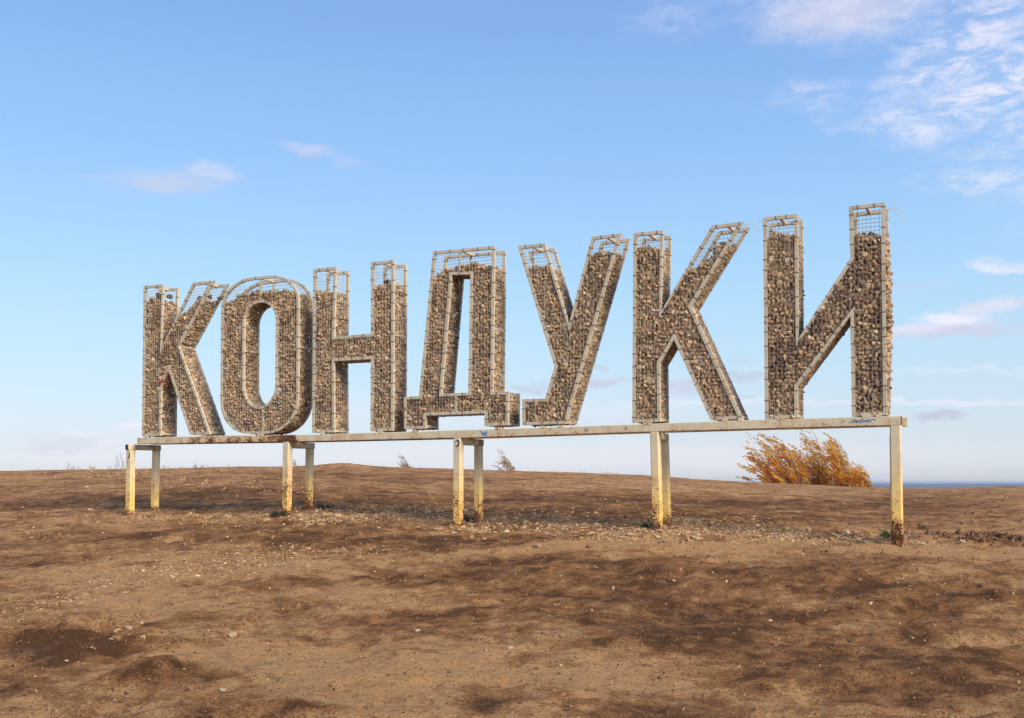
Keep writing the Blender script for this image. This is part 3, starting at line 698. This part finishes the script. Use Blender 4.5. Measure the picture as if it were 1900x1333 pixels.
# ------------------------------------------------------------------ steel stand
stand = thing('steel_stand', 'long cream steel stand with rusty square legs carrying the stone letters', 'stand', W3(0, 0, 0), YAW)
kn = [(-.109, -.030, -.140), (1.68, -.033, -.150), (3.335, -.050, -.160), (3.86, -.052, -.160), (6.68, -.041, -.157), (8.454, -.032, -.138), (10.687, -.008, -.125), (12.461, -.008, -.120)]
def ztop(u): return float(np.interp(u, [k_[0] for k_ in kn], [k_[1] for k_ in kn]))
def zbot(u): return float(np.interp(u, [k_[0] for k_ in kn], [k_[2] for k_ in kn]))
def beam(u0, u1, v0, v1, rusty=None):
    us = [u0] + [k_[0] for k_ in kn if u0 < k_[0] < u1] + [u1]
    fine = []
    for a, c in zip(us, us[1:]):
        n = max(1, int((c - a) / .12)); fine += [a + (c - a) * i / n for i in range(n)]
    fine.append(u1); bv = .007
    vs = []; fs = []; rust = []
    for u in fine:
        t, bo = ztop(u), zbot(u)
        prof = [(v0 + bv, t), (v1 - bv, t), (v1, t - bv), (v1, bo + bv), (v1 - bv, bo), (v0 + bv, bo), (v0, bo + bv), (v0, t - bv)]
        vs += [(u, v, z) for v, z in prof]; r = rusty(u) if rusty else 0
        rust += [r, r, r, r + .12, r + .2, r + .2, r + .10, r]
    n = len(fine)
    for i in range(n - 1): fs += [(i*8+j, i*8+(j+1)%8, (i+1)*8+(j+1)%8, (i+1)*8+j) for j in range(8)]
    fs += [tuple(range(7, -1, -1)), tuple((n-1)*8 + j for j in range(8))]
    me = bpy.data.meshes.new('beam'); me.from_pydata(vs, [], fs); me.materials.append(M_BEAM)
    at = me.attributes.new('rust', 'FLOAT', 'POINT'); at.data.foreach_set('value', np.array(rust, np.float32))
    bm = bmesh.new(); bm.from_mesh(me); bmesh.ops.recalc_face_normals(bm, faces=bm.faces); bm.to_mesh(me); bm.free()
    return link('beam', me, stand)
r1 = lambda u: float(np.interp(u, [-.1, .7, 1.1, 1.5, 2.2, 2.9, 3.1, 3.22, 3.34], [.0, .0, .16, .22, .22, .25, .33, .62, .62]))
r2 = lambda u: .35 if u < 3.38 else 0.0
beam(-.109, 3.333, -.004, .096, r1); beam(3.337, 10.995, -.006, .094, r2); beam(11.0, 12.455, -.006, .094)
beam(-.10, 6.2, .300, .396, r1); beam(6.205, 12.50, .300, .396)
leg_l = []
def leg(u0, v0, zt, u1, v1, zb, w, sink=.12, rot=0, label=None):
    b = MB(); n = 10; vs = []; h = w / 2; c = .1 * w
    prof = [(-h+c, -h), (h-c, -h), (h, -h+c), (h, h-c), (h-c, h), (-h+c, h), (-h, h-c), (-h, -h+c)]
    for i in range(n + 1):
        f = i / n; u = u0 + (u1 - u0) * f; v = v0 + (v1 - v0) * f; z = zt + (zb - sink - zt) * f
        vs += [(u + a, v + d, z) for a, d in prof]
    fs = []
    for i in range(n): fs += [(i*8+j, (i+1)*8+j, (i+1)*8+(j+1)%8, i*8+(j+1)%8) for j in range(8)]
    fs += [tuple(range(8)), tuple(n*8 + j for j in range(7, -1, -1))]
    me = bpy.data.meshes.new('leg'); me.from_pydata(vs, [], fs); me.materials.append(M_PAINT); r = []
    for i in range(n + 1): r += [RUSTY.get(round(u0), 0) * (i / n) + (.30 if i >= n - 1 else 0)] * 8
    me.attributes.new('rust', 'FLOAT', 'POINT').data.foreach_set('value', np.array(r, np.float32))
    bm = bmesh.new(); bm.from_mesh(me); bmesh.ops.recalc_face_normals(bm, faces=bm.faces); bm.to_mesh(me); bm.free()
    o = link('leg', me, stand)
    if label: o['label'] = label
    return o
RUSTY = {3: .30, 6: .12, 9: .16}
LW = .118
FR = [(-.313, -.257, -.320, -1.385), (3.14, -.164, 3.128, -1.355), (6.297, -.161, 6.291, -1.509), (9.335, -.137, 9.367, -1.506), (12.392, -.124, 12.40, -1.575)]
BK = [(-.166, -.262, -.190, -1.29), (3.238, -.268, 3.213, -1.261), (6.392, -.262, 6.393, -1.379), (9.315, -.245, 9.352, -1.384), (12.33, -.235, 12.33, -1.42)]
FR = [(u, zbot(u) - (.1012 if i == 0 else .0005), ub, zb) for i, (u, _z, ub, zb) in enumerate(FR)]
BK = [(u, zbot(FR[i][0]) - .1012, ub, zb) for i, (u, _z, ub, zb) in enumerate(BK)]
for i, (u, zt, ub, zb) in enumerate(FR):
    leg(u, .05, zt, ub, .05, zb, LW if i < 4 else .126, label='leg with rusty corroded foot at the right end' if i == 4 else ('leg with rust running down its edge' if i == 1 else None), sink=.12 if i < 4 else -.13)
for i, (u, zt, ub, zb) in enumerate(BK): leg(u, .50, zt, ub, .50, zb, .108)
# cross arms from front leg to back leg
for i in range(5):
    uf, ub = FR[i][0], BK[i][0]; zt = zbot(uf) - .002; v_start = -.012 if i == 0 else .112
    f = (v_start - .05) / .45; us_ = uf + (ub - uf) * f; zc_ = zt - .05
    b = MB(); b.prism((us_, v_start, zc_), (ub + (ub - uf) * .14, .562, zc_), .10, .098, up=(0, 0, 1)); me = b.mesh('cross_arm', M_BEAM)
    me.attributes.new('rust', 'FLOAT', 'POINT').data.foreach_set('value', np.array([.12] * 8 + [.24] * 8, np.float32)); link('cross_arm', me, stand)
b = MB(); uf = FR[0][0]; ub = BK[0][0]; us_ = uf + (ub - uf) * (-.062 / .45)
b.box((us_ - .043, -.018, zbot(uf) - .096), (us_ + .043, -.0125, zbot(uf) - .010)); b.build('tube_hollow_shade', M_BLACK, stand)  # black plate on the capped arm, painting the shade of its hollow
# corroded foot of the right-hand leg: ragged flakes instead of a whole tube
b = MB(); u, v, z = 12.40, .05, -1.575
for k in range(22):
    a = k / 22 * 4; sd_, f = int(a), a % 1 - .5; w = .060
    x, y = [(f * 2 * w, -w), (w, f * 2 * w), (-f * 2 * w, w), (-w, -f * 2 * w)][sd_]
    L = random.uniform(.05, .16) if k % 5 else .02; tw = random.uniform(.008, .017)
    b.prism((u + x, v + y, z + .135), (u + x * random.uniform(.8, 1.05), v + y * random.uniform(.8, 1.05), z + .135 - L), tw, tw * .6)
b.prism((u - .03, v + .02, z + .12), (u - .028, v + .02, z - .1), .022); b.prism((u + .038, v - .035, z + .12), (u + .04, v - .035, z - .12), .022); b.prism((u + .03, v + .035, z + .12), (u + .03, v + .035, z - .1), .03)
b.prism((u - .045, v - .04, z + .12), (u - .043, v - .04, z - .1), .018)
b.build('corroded_foot', M_RUST, stand)
# end plates at the right end
b = MB(); b.box((12.457, -.004, ztop(12.46) - .106), (12.463, .09, ztop(12.46) - .004)); b.build('end_plate', M_RUST, stand)
# shims and weld plates between letters and beam
for u, w in [(.10, .09), (1.40, .08), (2.62, .12), (3.86, .07), (5.56, .06), (6.98, .10), (7.68, .06), (7.96, .09), (9.24, .12), (10.3, .07), (10.5, .06), (11.02, .1), (12.06, .1), (12.2, .06), (4.95, .08)]:
    b = MB(); zt = ztop(u); b.box((u - w / 2, -.009, zt - .012), (u + w / 2, .07, zt + .026)); o = b.build('shim_plate', M_BEAM, stand)
    o.data.attributes.new('rust', 'FLOAT', 'POINT').data.foreach_set('value', np.full(8, .12, np.float32))
# sprayed marks
def scribble(pts, w, m, name, v):
    b = MB()
    for p, q in zip(pts, pts[1:]): b.prism((p[0], v, p[1]), (q[0], v, q[1]), .003, w, up=(0, 0, 1), cap=True)
    return b.build(name, m, stand)
zz = ztop(6.72)
scribble([(6.70, zz - .02), (6.74, zz - .09), (6.78, zz - .03), (6.80, zz - .09), (6.72, zz - .055), (6.81, zz - .05)], .014, M_BLUE, 'blue_mark', -.008)
zz = ztop(12.0)
scribble([(11.78, zz - .05), (11.80, zz - .045)], .016, M_BLUE, 'blue_mark', -.008)
scribble([(11.86, zz - .065), (11.93, zz - .05), (11.98, zz - .06), (12.05, zz - .055), (12.12, zz - .06)], .011, M_BLUE, 'blue_mark', -.008)
scribble([(11.90, zz - .045), (11.92, zz - .035), (11.97, zz - .05), (12.0, zz - .03), (12.04, zz - .045), (12.14, zz - .03), (12.17, zz - .045)], .009, M_BLUE, 'blue_mark', -.0085)
scribble([(8.35, ztop(8.4) - .03), (8.35, ztop(8.4) - .075)], .01, M_BLACK, 'black_mark', -.008); scribble([(8.38, ztop(8.4) - .03), (8.38, ztop(8.4) - .075)], .008, M_BLACK, 'black_mark', -.008)
scribble([(8.94, ztop(9) - .03), (8.945, ztop(9) - .07)], .008, M_BLACK, 'black_mark', -.008)
arc = lambda cx, cz, r, a0, a1: [(cx + r * math.cos(math.radians(a)), cz + r * math.sin(math.radians(a))) for a in np.linspace(a0, a1, 8)]
scribble(arc(-.315, -.34, .04, 60, -100), .022, M_BLACK, 'black_mark', -.0105); scribble(arc(6.295, -.235, .045, 80, -110), .02, M_BLACK, 'black_mark', -.0105)
scribble([(-.345, -.42), (-.33, -.44), (-.345, -.46), (-.32, -.47)], .007, M_BLACK, 'black_mark', -.0105)
scribble([(6.26, -.22), (6.30, -.19), (6.33, -.215)], .006, M_BLACK, 'black_mark', -.0105)

# red spray on letter K
kroot = [o for o in C.objects if o.get('category') == 'letter'][0]
b = MB()
for pts in ([(.598, 1.10), (.585, 1.06), (.575, 1.0), (.545, .95)], [(.545, .95), (.49, .93), (.43, .925), (.38, .90)], [(.40, .89), (.44, .875)]):
    for p, q in zip(pts, pts[1:]): b.prism((p[0], -.010, p[1]), (q[0], -.010, q[1]), .004, .024, up=(0, 0, 1))
b.build('red_paint', M_RED, kroot)

# ------------------------------------------------------------------ gravel and stones on the ground
def earth_stone_mat():
    m, t, b = mat('pale_limestone_chip'); g = G(t); a = g.attr('tone'); tcn = g.new('ShaderNodeTexCoord'); n = g.noise(tcn.outputs['Object'], 60, 4, .6)
    g.link(g.mix(g.rng(n, .4, .75, 0, .7), a.outputs['Color'], (.20, .13, .08)), b.inputs['Base Color']); b.inputs['Roughness'].default_value = .95; b.inputs['Specular IOR Level'].default_value = .2
    return m
M_CHIP = earth_stone_mat()
CH = [hull(11, (1.2, .8, .5), 21, .2), hull(10, (1, .9, .45), 22, .2), hull(12, (1.3, .7, .55), 23, .2), hull(9, (1.1, 1, .5), 24, .2)]
CHIP_PX = [  # px, py, rx, ry, count, size
    (420, 962, 150, 10, 420, .022), (650, 948, 70, 9, 260, .026), (600, 960, 60, 10, 300, .028), (760, 955, 90, 10, 380, .026), (930, 965, 110, 14, 480, .026), (1060, 980, 110, 14, 420, .026), (1000, 952, 260, 10, 260, .022),
    (880, 985, 40, 8, 160, .026), (1260, 985, 60, 12, 380, .028), (1330, 975, 80, 10, 300, .026), (1440, 990, 80, 10, 300, .026), (1500, 1000, 100, 7, 200, .024), (1600, 998, 70, 8, 260, .026), (1150, 992, 60, 8, 160, .026), (1690, 1008, 40, 6, 120, .022),
    (560, 1025, 160, 14, 520, .017), (450, 1045, 130, 12, 380, .018), (330, 1065, 100, 12, 220, .018), (120, 1115, 60, 10, 150, .014), (40, 1140, 70, 15, 120, .014), (230, 1080, 60, 12, 90, .02),
    (180, 885, 130, 5, 120, .03), (400, 890, 160, 6, 160, .03), (250, 905, 240, 8, 90, .028), (100, 960, 110, 12, 60, .022), (90, 990, 100, 12, 60, .024), (560, 905, 140, 10, 70, .025), (950, 905, 500, 14, 140, .022),
    (260, 1170, 60, 8, 26, .018), (400, 1180, 50, 10, 26, .018), (700, 1240, 500, 70, 70, .010), (1400, 1150, 500, 120, 70, .010), (950, 1030, 600, 20, 150, .013), (1750, 1080, 150, 30, 40, .012), (950, 1150, 800, 140, 260, .006),
    (700, 970, 500, 18, 500, .017), (1350, 1000, 300, 12, 380, .016)]
def chips():
    r = np.random.default_rng(17); px, py, sz = [], [], []
    for x, y, rx, ry, n, s in CHIP_PX:
        n = int(n * 1.15); cx = x + r.normal(0, rx * .6, (n // 6 + 1)); cy = y + r.normal(0, ry * .6, n // 6 + 1); k = r.integers(0, len(cx), n)
        px.append(cx[k] + r.normal(0, rx * .18 + 6, n)); py.append(cy[k] + r.normal(0, ry * .22 + 1.5, n)); sz.append(s * np.exp(r.normal(0, .42, n)) * .68)
    px = np.concatenate(px); py = np.maximum(np.concatenate(py), 872); sz = np.concatenate(sz); P = to_ground(px, py); ok = ~np.isnan(P[:, 0]) & (P[:, 1] < 31); P = P[ok]; sz = np.clip(sz[ok], .004, .055)
    P[:, 1] += r.uniform(-.12, .12, len(P)); P[:, 2] = height(P[:, 0], P[:, 1]) + sz * .02; n = len(P)
    a = r.uniform(0, 6.28, n); c, s = np.cos(a), np.sin(a); R = np.zeros((n, 3, 3)); R[:, 0, 0] = c; R[:, 0, 1] = -s; R[:, 1, 0] = s; R[:, 1, 1] = c; R[:, 2, 2] = 1
    t1 = r.normal(0, .22, n); R[:, 2, 0] = t1
    pal = np.array([(.52, .36, .19), (.44, .285, .14), (.62, .46, .27), (.36, .22, .11), (.24, .14, .075)]); cols = pal[r.choice(5, n, p=[.26, .28, .07, .23, .16])] * (.85 + .3 * r.random((n, 1)))
    o = link('gravel', scatter_mesh('gravel', CH, P, sz, R, r.integers(0, 4, n), cols, M_CHIP, False)); o['kind'] = 'stuff'; o['label'] = 'pale limestone chips scattered over the brown earth'
chips()
def clods():
    r = np.random.default_rng(27); px = r.normal(0, 1, 420); py = r.normal(0, 1, 420); k = r.integers(0, 3, 420)
    cx = np.array([1845, 1800, 1875])[k]; cy = np.array([998, 1000, 1003])[k]; P = to_ground(cx + px * 26, cy + py * 3.5 + px * 1.5); P = P[~np.isnan(P[:, 0])]; n = len(P); sz = .015 * np.exp(r.normal(0, .5, n))
    P[:, 2] = height(P[:, 0], P[:, 1]) + sz * .2; cols = np.array([(.16, .085, .045)]) * (.5 + r.random((n, 1)))
    o = link('dug_soil', scatter_mesh('dug_soil', CH, P, sz, rot_mats(n, r), r.integers(0, 4, n), cols, M_CHIP, False)); o['kind'] = 'stuff'; o['label'] = 'loose dark clods of dug earth at the right edge'
    n = 7000; px = r.uniform(-40, 1940, n); py = 890 + 450 * r.random(n) ** 1.15; P = to_ground(px, py); P = P[~np.isnan(P[:, 0])]; n = len(P); sz = np.minimum(.0062 * np.exp(r.normal(0, .55, n)) * np.clip(P[:, 1] / 9, .8, 2.0), .035)
    cp = np.array([(.10, .055, .03), (.20, .11, .055), (.36, .21, .11), (.52, .36, .21)]); cols = cp[r.choice(4, n, p=[.34, .32, .27, .07])] * (.7 + .5 * r.random((n, 1)))
    o = link('earth_crumbs', scatter_mesh('earth_crumbs', CH, P, sz, rot_mats(n, r), r.integers(0, 4, n), cols, M_CHIP, False)); o['kind'] = 'stuff'; o['label'] = 'small crumbs and lumps of earth lying all over the ground'
clods()
for px, py, s, lab, tone in [
    (998, 1019, .075, 'pale flat stone in front of the third pair of legs from the left', (.52, .42, .29)), (1092, 1021, .045, 'small orange stone on bare earth in front of the hooked letter', (.42, .17, .08)),
    (774, 1176, .042, 'lone white stone on the sand at the lower middle', (.62, .56, .44)), (238, 1168, .040, 'pale stone beside the dark mound at lower left', (.55, .47, .35)),
    (431, 1183, .050, 'angular buff stone on the sand right of the dark mound', (.54, .45, .33)), (413, 1286, .035, 'small pale stone near the bottom edge, left of centre', (.55, .47, .36)),
    (1250, 1087, .030, 'tiny cream stone on the dark earth right of centre', (.58, .5, .38)), (193, 1092, .045, 'cream stone among gravel at the left, in front of the first legs', (.58, .48, .34)),
    (946, 1206, .035, 'flat sliver of pale stone in the middle of the foreground', (.58, .48, .34)), (160, 905, .07, 'pale stone on the far slope left of the stand', (.6, .52, .4)),
    (1785, 1007, .05, 'pale stone beside the dug earth at the right', (.6, .52, .4))]:
    s *= .75; tone = (tone[0] * .78, tone[1] * .70, tone[2] * .58); q = to_ground(px, py)[0]; V, T = hull(16, (1.2, .85, .6), int(px), .14); me = fast_mesh('stone', V * s, T, M_CHIP, False); set_col(me, 'tone', np.repeat([tone], len(V), 0))
    o = link('stone', me, None, (q[0], q[1], q[2] + s * .25)); o['label'] = lab; o['category'] = 'stone'; o.rotation_euler = (0, .1, px)

# ------------------------------------------------------------------ plants
def leaf_mat(name, trans=.25):
    m, t, b = mat(name); g = G(t); a = g.attr('tone'); g.link(a.outputs['Color'], b.inputs['Base Color']); b.inputs['Roughness'].default_value = .6
    tr = g.new('ShaderNodeBsdfTranslucent'); g.link(a.outputs['Color'], tr.inputs[0]); mx = g.new('ShaderNodeMixShader'); mx.inputs[0].default_value = trans
    g.link(b.outputs[0], mx.inputs[1]); g.link(tr.outputs[0], mx.inputs[2]); g.link(mx.outputs[0], t.nodes['Material Output'].inputs[0])
    return m
M_LEAF = leaf_mat('autumn_leaf', .58); M_WEED = leaf_mat('weed_leaf', .2)
M_BARK = plain_mat('grey_brown_bark', (.24, .15, .09), .9, .3, 30, .3); M_TWIG = plain_mat('dry_twig', (.22, .16, .11), .9, .3, 30, 0)
def leaf_mesh(name, P, D, Ln, Wd, cols, m, rng):
    """kite-shaped leaves at P pointing along D"""
    n = len(P); D = D / np.linalg.norm(D, axis=1)[:, None]; q = rng.normal(size=(n, 3)); S = np.cross(D, q); S /= np.linalg.norm(S, axis=1)[:, None]; Nn = np.cross(D, S)
    L = Ln[:, None]; Wv = Wd[:, None]
    V = np.stack([P, P + D * L * .45 + S * Wv + Nn * L * .06, P + D * L, P + D * L * .45 - S * Wv + Nn * L * .06], 1).reshape(-1, 3); i = np.arange(n) * 4
    T = np.concatenate([np.stack([i, i + 1, i + 2], 1), np.stack([i, i + 2, i + 3], 1)]); me = fast_mesh(name, V, T, m); set_col(me, 'tone', np.repeat(cols, 4, 0)); return me
PAL = np.array([(.95, .46, .05), (.96, .56, .07), (.92, .37, .03), (.94, .66, .20), (.76, .27, .025), (.92, .55, .09)])
def shrub(label, Yd, base_px, tips, nleaf, seed, leaf=(.115, .023), wind=(-1, .1, .36), pal=PAL, name='windblown_shrub', group=None, hgt_trunk=.010, leafy=1., twig=1., spread=0., tl=1.):
    """tips: photograph positions of the ends of the main stems; every stem bends over with the wind"""
    r = np.random.default_rng(seed)
    def at(px, py, y): d = pix_dir(px, py); d = d / d[1]; return np.array([d[0] * y, y, d[2] * y + EYE])
    bx = at(base_px, 900, Yd)[0]; bz = float(height(np.array([bx]), np.array([Yd]))[0]); root = thing(name, label, 'shrub', (bx, Yd, bz), 0, group)
    org = np.array([bx, Yd, bz]); br = MB(); LP, LD, LC = [], [], []; wind = np.array(wind, float); wind /= np.linalg.norm(wind)
    per = max(6, int(nleaf / len(tips)))
    for tx, ty in tips:
        tip = at(tx, ty, Yd + r.uniform(-.7, .7)) - org; st = np.array([np.clip(tip[0] * .45 + .25 * spread, -spread, spread) + r.uniform(-.15, .15), r.uniform(-.15, .15), -.05])
        mid = np.array([st[0] * .55 + tip[0] * .42 + .13 * abs(tip[2]) + r.uniform(-.05, .05), tip[1] * .4, tip[2] * .62]); n = 9; pts = []
        for i in range(n):
            f = i / (n - 1); pts.append((1-f)**2 * st + 2 * f * (1-f) * mid + f * f * tip + (r.normal(0, .012, 3) if 0 < i < n - 1 else 0))
        br.tube(pts, [hgt_trunk * (1 - f / (n - 1)) + .004 for f in range(n)], 4)
        pts = np.array(pts)
        nt_ = max(3, int((6 + 12 * abs(tip[2]) / 3) * twig)); sh = r.uniform(.72, 1.2); pc = r.choice(len(pal))
        for k in range(nt_):
            f = r.uniform(.12, 1); i = min(int(f * (n - 1)), n - 2); p = pts[i] + (pts[i+1] - pts[i]) * (f * (n - 1) - i)
            tg = pts[i+1] - pts[i]; tg = tg / np.linalg.norm(tg); d = wind * .75 + tg * .45 + r.normal(0, .2, 3); d /= np.linalg.norm(d); L = tl * r.uniform(.22, .62) * (1 - .3 * f)
            q1 = p + d * L * .5 + np.array([0, 0, .02]); q2 = p + d * L + wind * .08; br.tube([p, q1, q2], [.0035, .0025, .0012], 3)
            m = max(2, int(per / nt_ * leafy)); g_ = r.random(m); base = p + np.outer(g_, q2 - p) + r.normal(0, .018, (m, 3)); LP.append(base)
            LD.append(wind * .8 + d * .6 + r.normal(0, .22, (m, 3))); cc = pal[np.where(r.random(m) < .5, pc, r.integers(0, len(pal), m))]; LC.append(cc * sh * (.85 + .3 * r.random((m, 1))))
    P = np.concatenate(LP); D = np.concatenate(LD); cols = np.clip(np.concatenate(LC), 0, .9); n = len(P)
    if leaf[0] > 0:
        me = leaf_mesh('foliage', P, D, leaf[0] * r.uniform(.6, 1.3, n), leaf[1] * r.uniform(.7, 1.3, n), cols, M_LEAF, r); o = link('foliage', me, root)
    br.build('branches', M_BARK if name != 'dry_shrub' else M_TWIG, root)
    return root
rr = np.random.default_rng(3)
def fill(poly, n, edge=0):
    xs = [p[0] for p in poly]; ys = [p[1] for p in poly]; out = list(poly)
    while len(out) < n:
        x, y = rr.uniform(min(xs), max(xs)), rr.uniform(min(ys), max(ys))
        if inside(poly, np.array([x]), np.array([y]))[0]: out.append((x, y))
    return out
G_ = 'orange autumn shrubs behind the crest'
shrub('large orange autumn shrub leaning left, its tips streaming in the wind', 42, 1478, fill([(1399, 811), (1420, 806), (1450, 818), (1478, 830), (1500, 850), (1492, 893), (1420, 893), (1380, 888), (1382, 866), (1392, 850), (1394, 835)], 80), 7600, 61, group=G_, spread=.9)
shrub('tallest orange shrub rising to the beam between the large shrub and the thin-trunked one', 43.5, 1532, fill([(1490, 801), (1507, 797), (1518, 815), (1528, 835), (1545, 860), (1540, 900), (1478, 898), (1482, 862), (1494, 840), (1492, 818)], 54), 5000, 62, group=G_, spread=.8)
shrub('orange shrub on a thin bare trunk right of the tallest one', 42.5, 1569, fill([(1542, 811), (1556, 818), (1570, 838), (1581, 862), (1560, 862), (1545, 845), (1536, 828)], 30) + [(1600, 892), (1580, 885), (1570, 893), (1585, 878), (1548, 890), (1556, 882), (1590, 888)], 3400, 63, group=G_, spread=.15)
shrub('lowest orange shrub at the right end of the row, near the blue horizon', 42, 1614, fill([(1592, 866), (1604, 866), (1612, 880), (1618, 900), (1575, 900), (1572, 884)], 24), 2300, 64, group=G_, spread=.3)
PALB = np.array([(.55, .32, .14), (.44, .25, .11), (.66, .46, .25)])
shrub('small sparse brown shrub on the crest left of the middle legs', 36, 758, [(746, 846), (750, 850), (752, 857), (748, 862), (757, 860), (760, 866), (763, 864)], 210, 71, tl=.55, leaf=(.07, .010), pal=PALB, name='small_shrub', hgt_trunk=.008)
shrub('small sparse brown shrub on the crest right of the middle legs', 36, 950, [(931, 836), (934, 846), (926, 858), (925, 868), (938, 850), (944, 853), (950, 860), (956, 868), (935, 862), (930, 851)], 420, 72, tl=.55, leaf=(.075, .010), pal=PALB, name='small_shrub', hgt_trunk=.009)
shrub('tiny dry shrub on the crest between the second pair of legs', 35, 548, [(543, 856), (547, 853), (551, 858)], 45, 73, tl=.28, leaf=(.05, .008), pal=PALB, name='dry_shrub', hgt_trunk=.006)
shrub('bare twiggy sapling on the skyline beside the leftmost leg', 36, 222, [(213, 852), (217, 850), (222, 846), (227, 854), (210, 860), (231, 858)], 12, 74, tl=.28, leaf=(.03, .006), pal=PALB, name='dry_shrub', hgt_trunk=.006, wind=(.05, 0, 1), twig=.5)
shrub('single thin dry stalk on the left skyline', 36, 128, [(127, 861), (131, 868), (124, 869)], 6, 75, tl=.28, leaf=(.03, .006), pal=PALB, name='dry_shrub', hgt_trunk=.005, wind=(.05, 0, 1), twig=.4)
shrub('low dry tuft on the skyline behind the left beam', 35, 360, [(355, 865), (358, 864), (362, 866), (366, 867)], 20, 76, tl=.28, leaf=(.04, .006), pal=PALB, name='dry_shrub', hgt_trunk=.004, wind=(.0, 0, 1), twig=.5)

def weed(label, px, py, s, n, seed, tone=(.045, .085, .03), flat=.5):
    r = np.random.default_rng(seed); q = to_ground(px, py)[0]; root = thing('weed', label, 'weed', tuple(q)); th = r.uniform(0, 6.28, n); rad = s * .5 * np.sqrt(r.random(n))
    P = np.stack([rad * np.cos(th), rad * np.sin(th), r.random(n) * s * .25 - .005], 1); D = np.stack([np.cos(th), np.sin(th), flat + r.random(n) * .9], 1) + r.normal(0, .3, (n, 3))
    cols = np.array([tone]) * (.6 + .9 * r.random((n, 1))) * np.array([[1, 1, 1]]) + (r.random((n, 1)) < .15) * np.array([[.10, .07, .01]])
    link('leaves', leaf_mesh('leaves', P, D, s * r.uniform(.25, .6, n), s * r.uniform(.04, .09, n), cols, M_WEED, r), root)
weed('leafy green weed left of the corroded foot at the right end', 1655, 1000, .20, 110, 81)
weed('dark green weed at the left side of the second front leg', 518, 961, .20, 70, 82, (.035, .05, .025), .2)
weed('straggly weed behind the second pair of legs', 603, 946, .20, 60, 83, (.07, .06, .035), .3)
weed('flat green weed between the middle pair of legs', 871, 968, .15, 60, 84, flat=.2)
weed('small green weed right of the middle front leg', 878, 980, .09, 50, 85, flat=.2)
weed('green weed at the left foot of the fourth pair of legs', 1206, 982, .17, 70, 86, flat=.3)
weed('thin green sprigs behind the fourth pair of legs', 1212, 974, .12, 30, 87, flat=.5)

def dry_grass():
    r = np.random.default_rng(93); n = 420; k = r.integers(0, 60, n); cx = r.choice([140, 200, 260, 310, 360, 420, 470, 700, 1030, 1100, 1240, 1630], 60) + r.normal(0, 45, 60)
    px = cx[k] + r.normal(0, 5, n); d = pix_dir(px, np.full(n, 880)); y = 31.5 + r.normal(0, 1.2, 60)[k] + r.normal(0, .1, n); x = d[:, 0] / d[:, 1] * y
    P = np.stack([x, y, height(x, y) - .01], 1); D = np.stack([-.4 + r.normal(0, .35, n), r.normal(0, .3, n), np.ones(n)], 1); s_ = r.uniform(.05, .17, 60)[k] * r.uniform(.6, 1.2, n)
    cols = np.array([(.50, .38, .18), (.36, .24, .11), (.60, .50, .28)])[r.integers(0, 3, n)]
    o = link('dry_grass', leaf_mesh('dry_grass', P, D, s_, s_ * .06 + .002, cols, M_WEED, r)); o['kind'] = 'stuff'; o['label'] = 'thin dry grass tufts along the crest'
dry_grass()
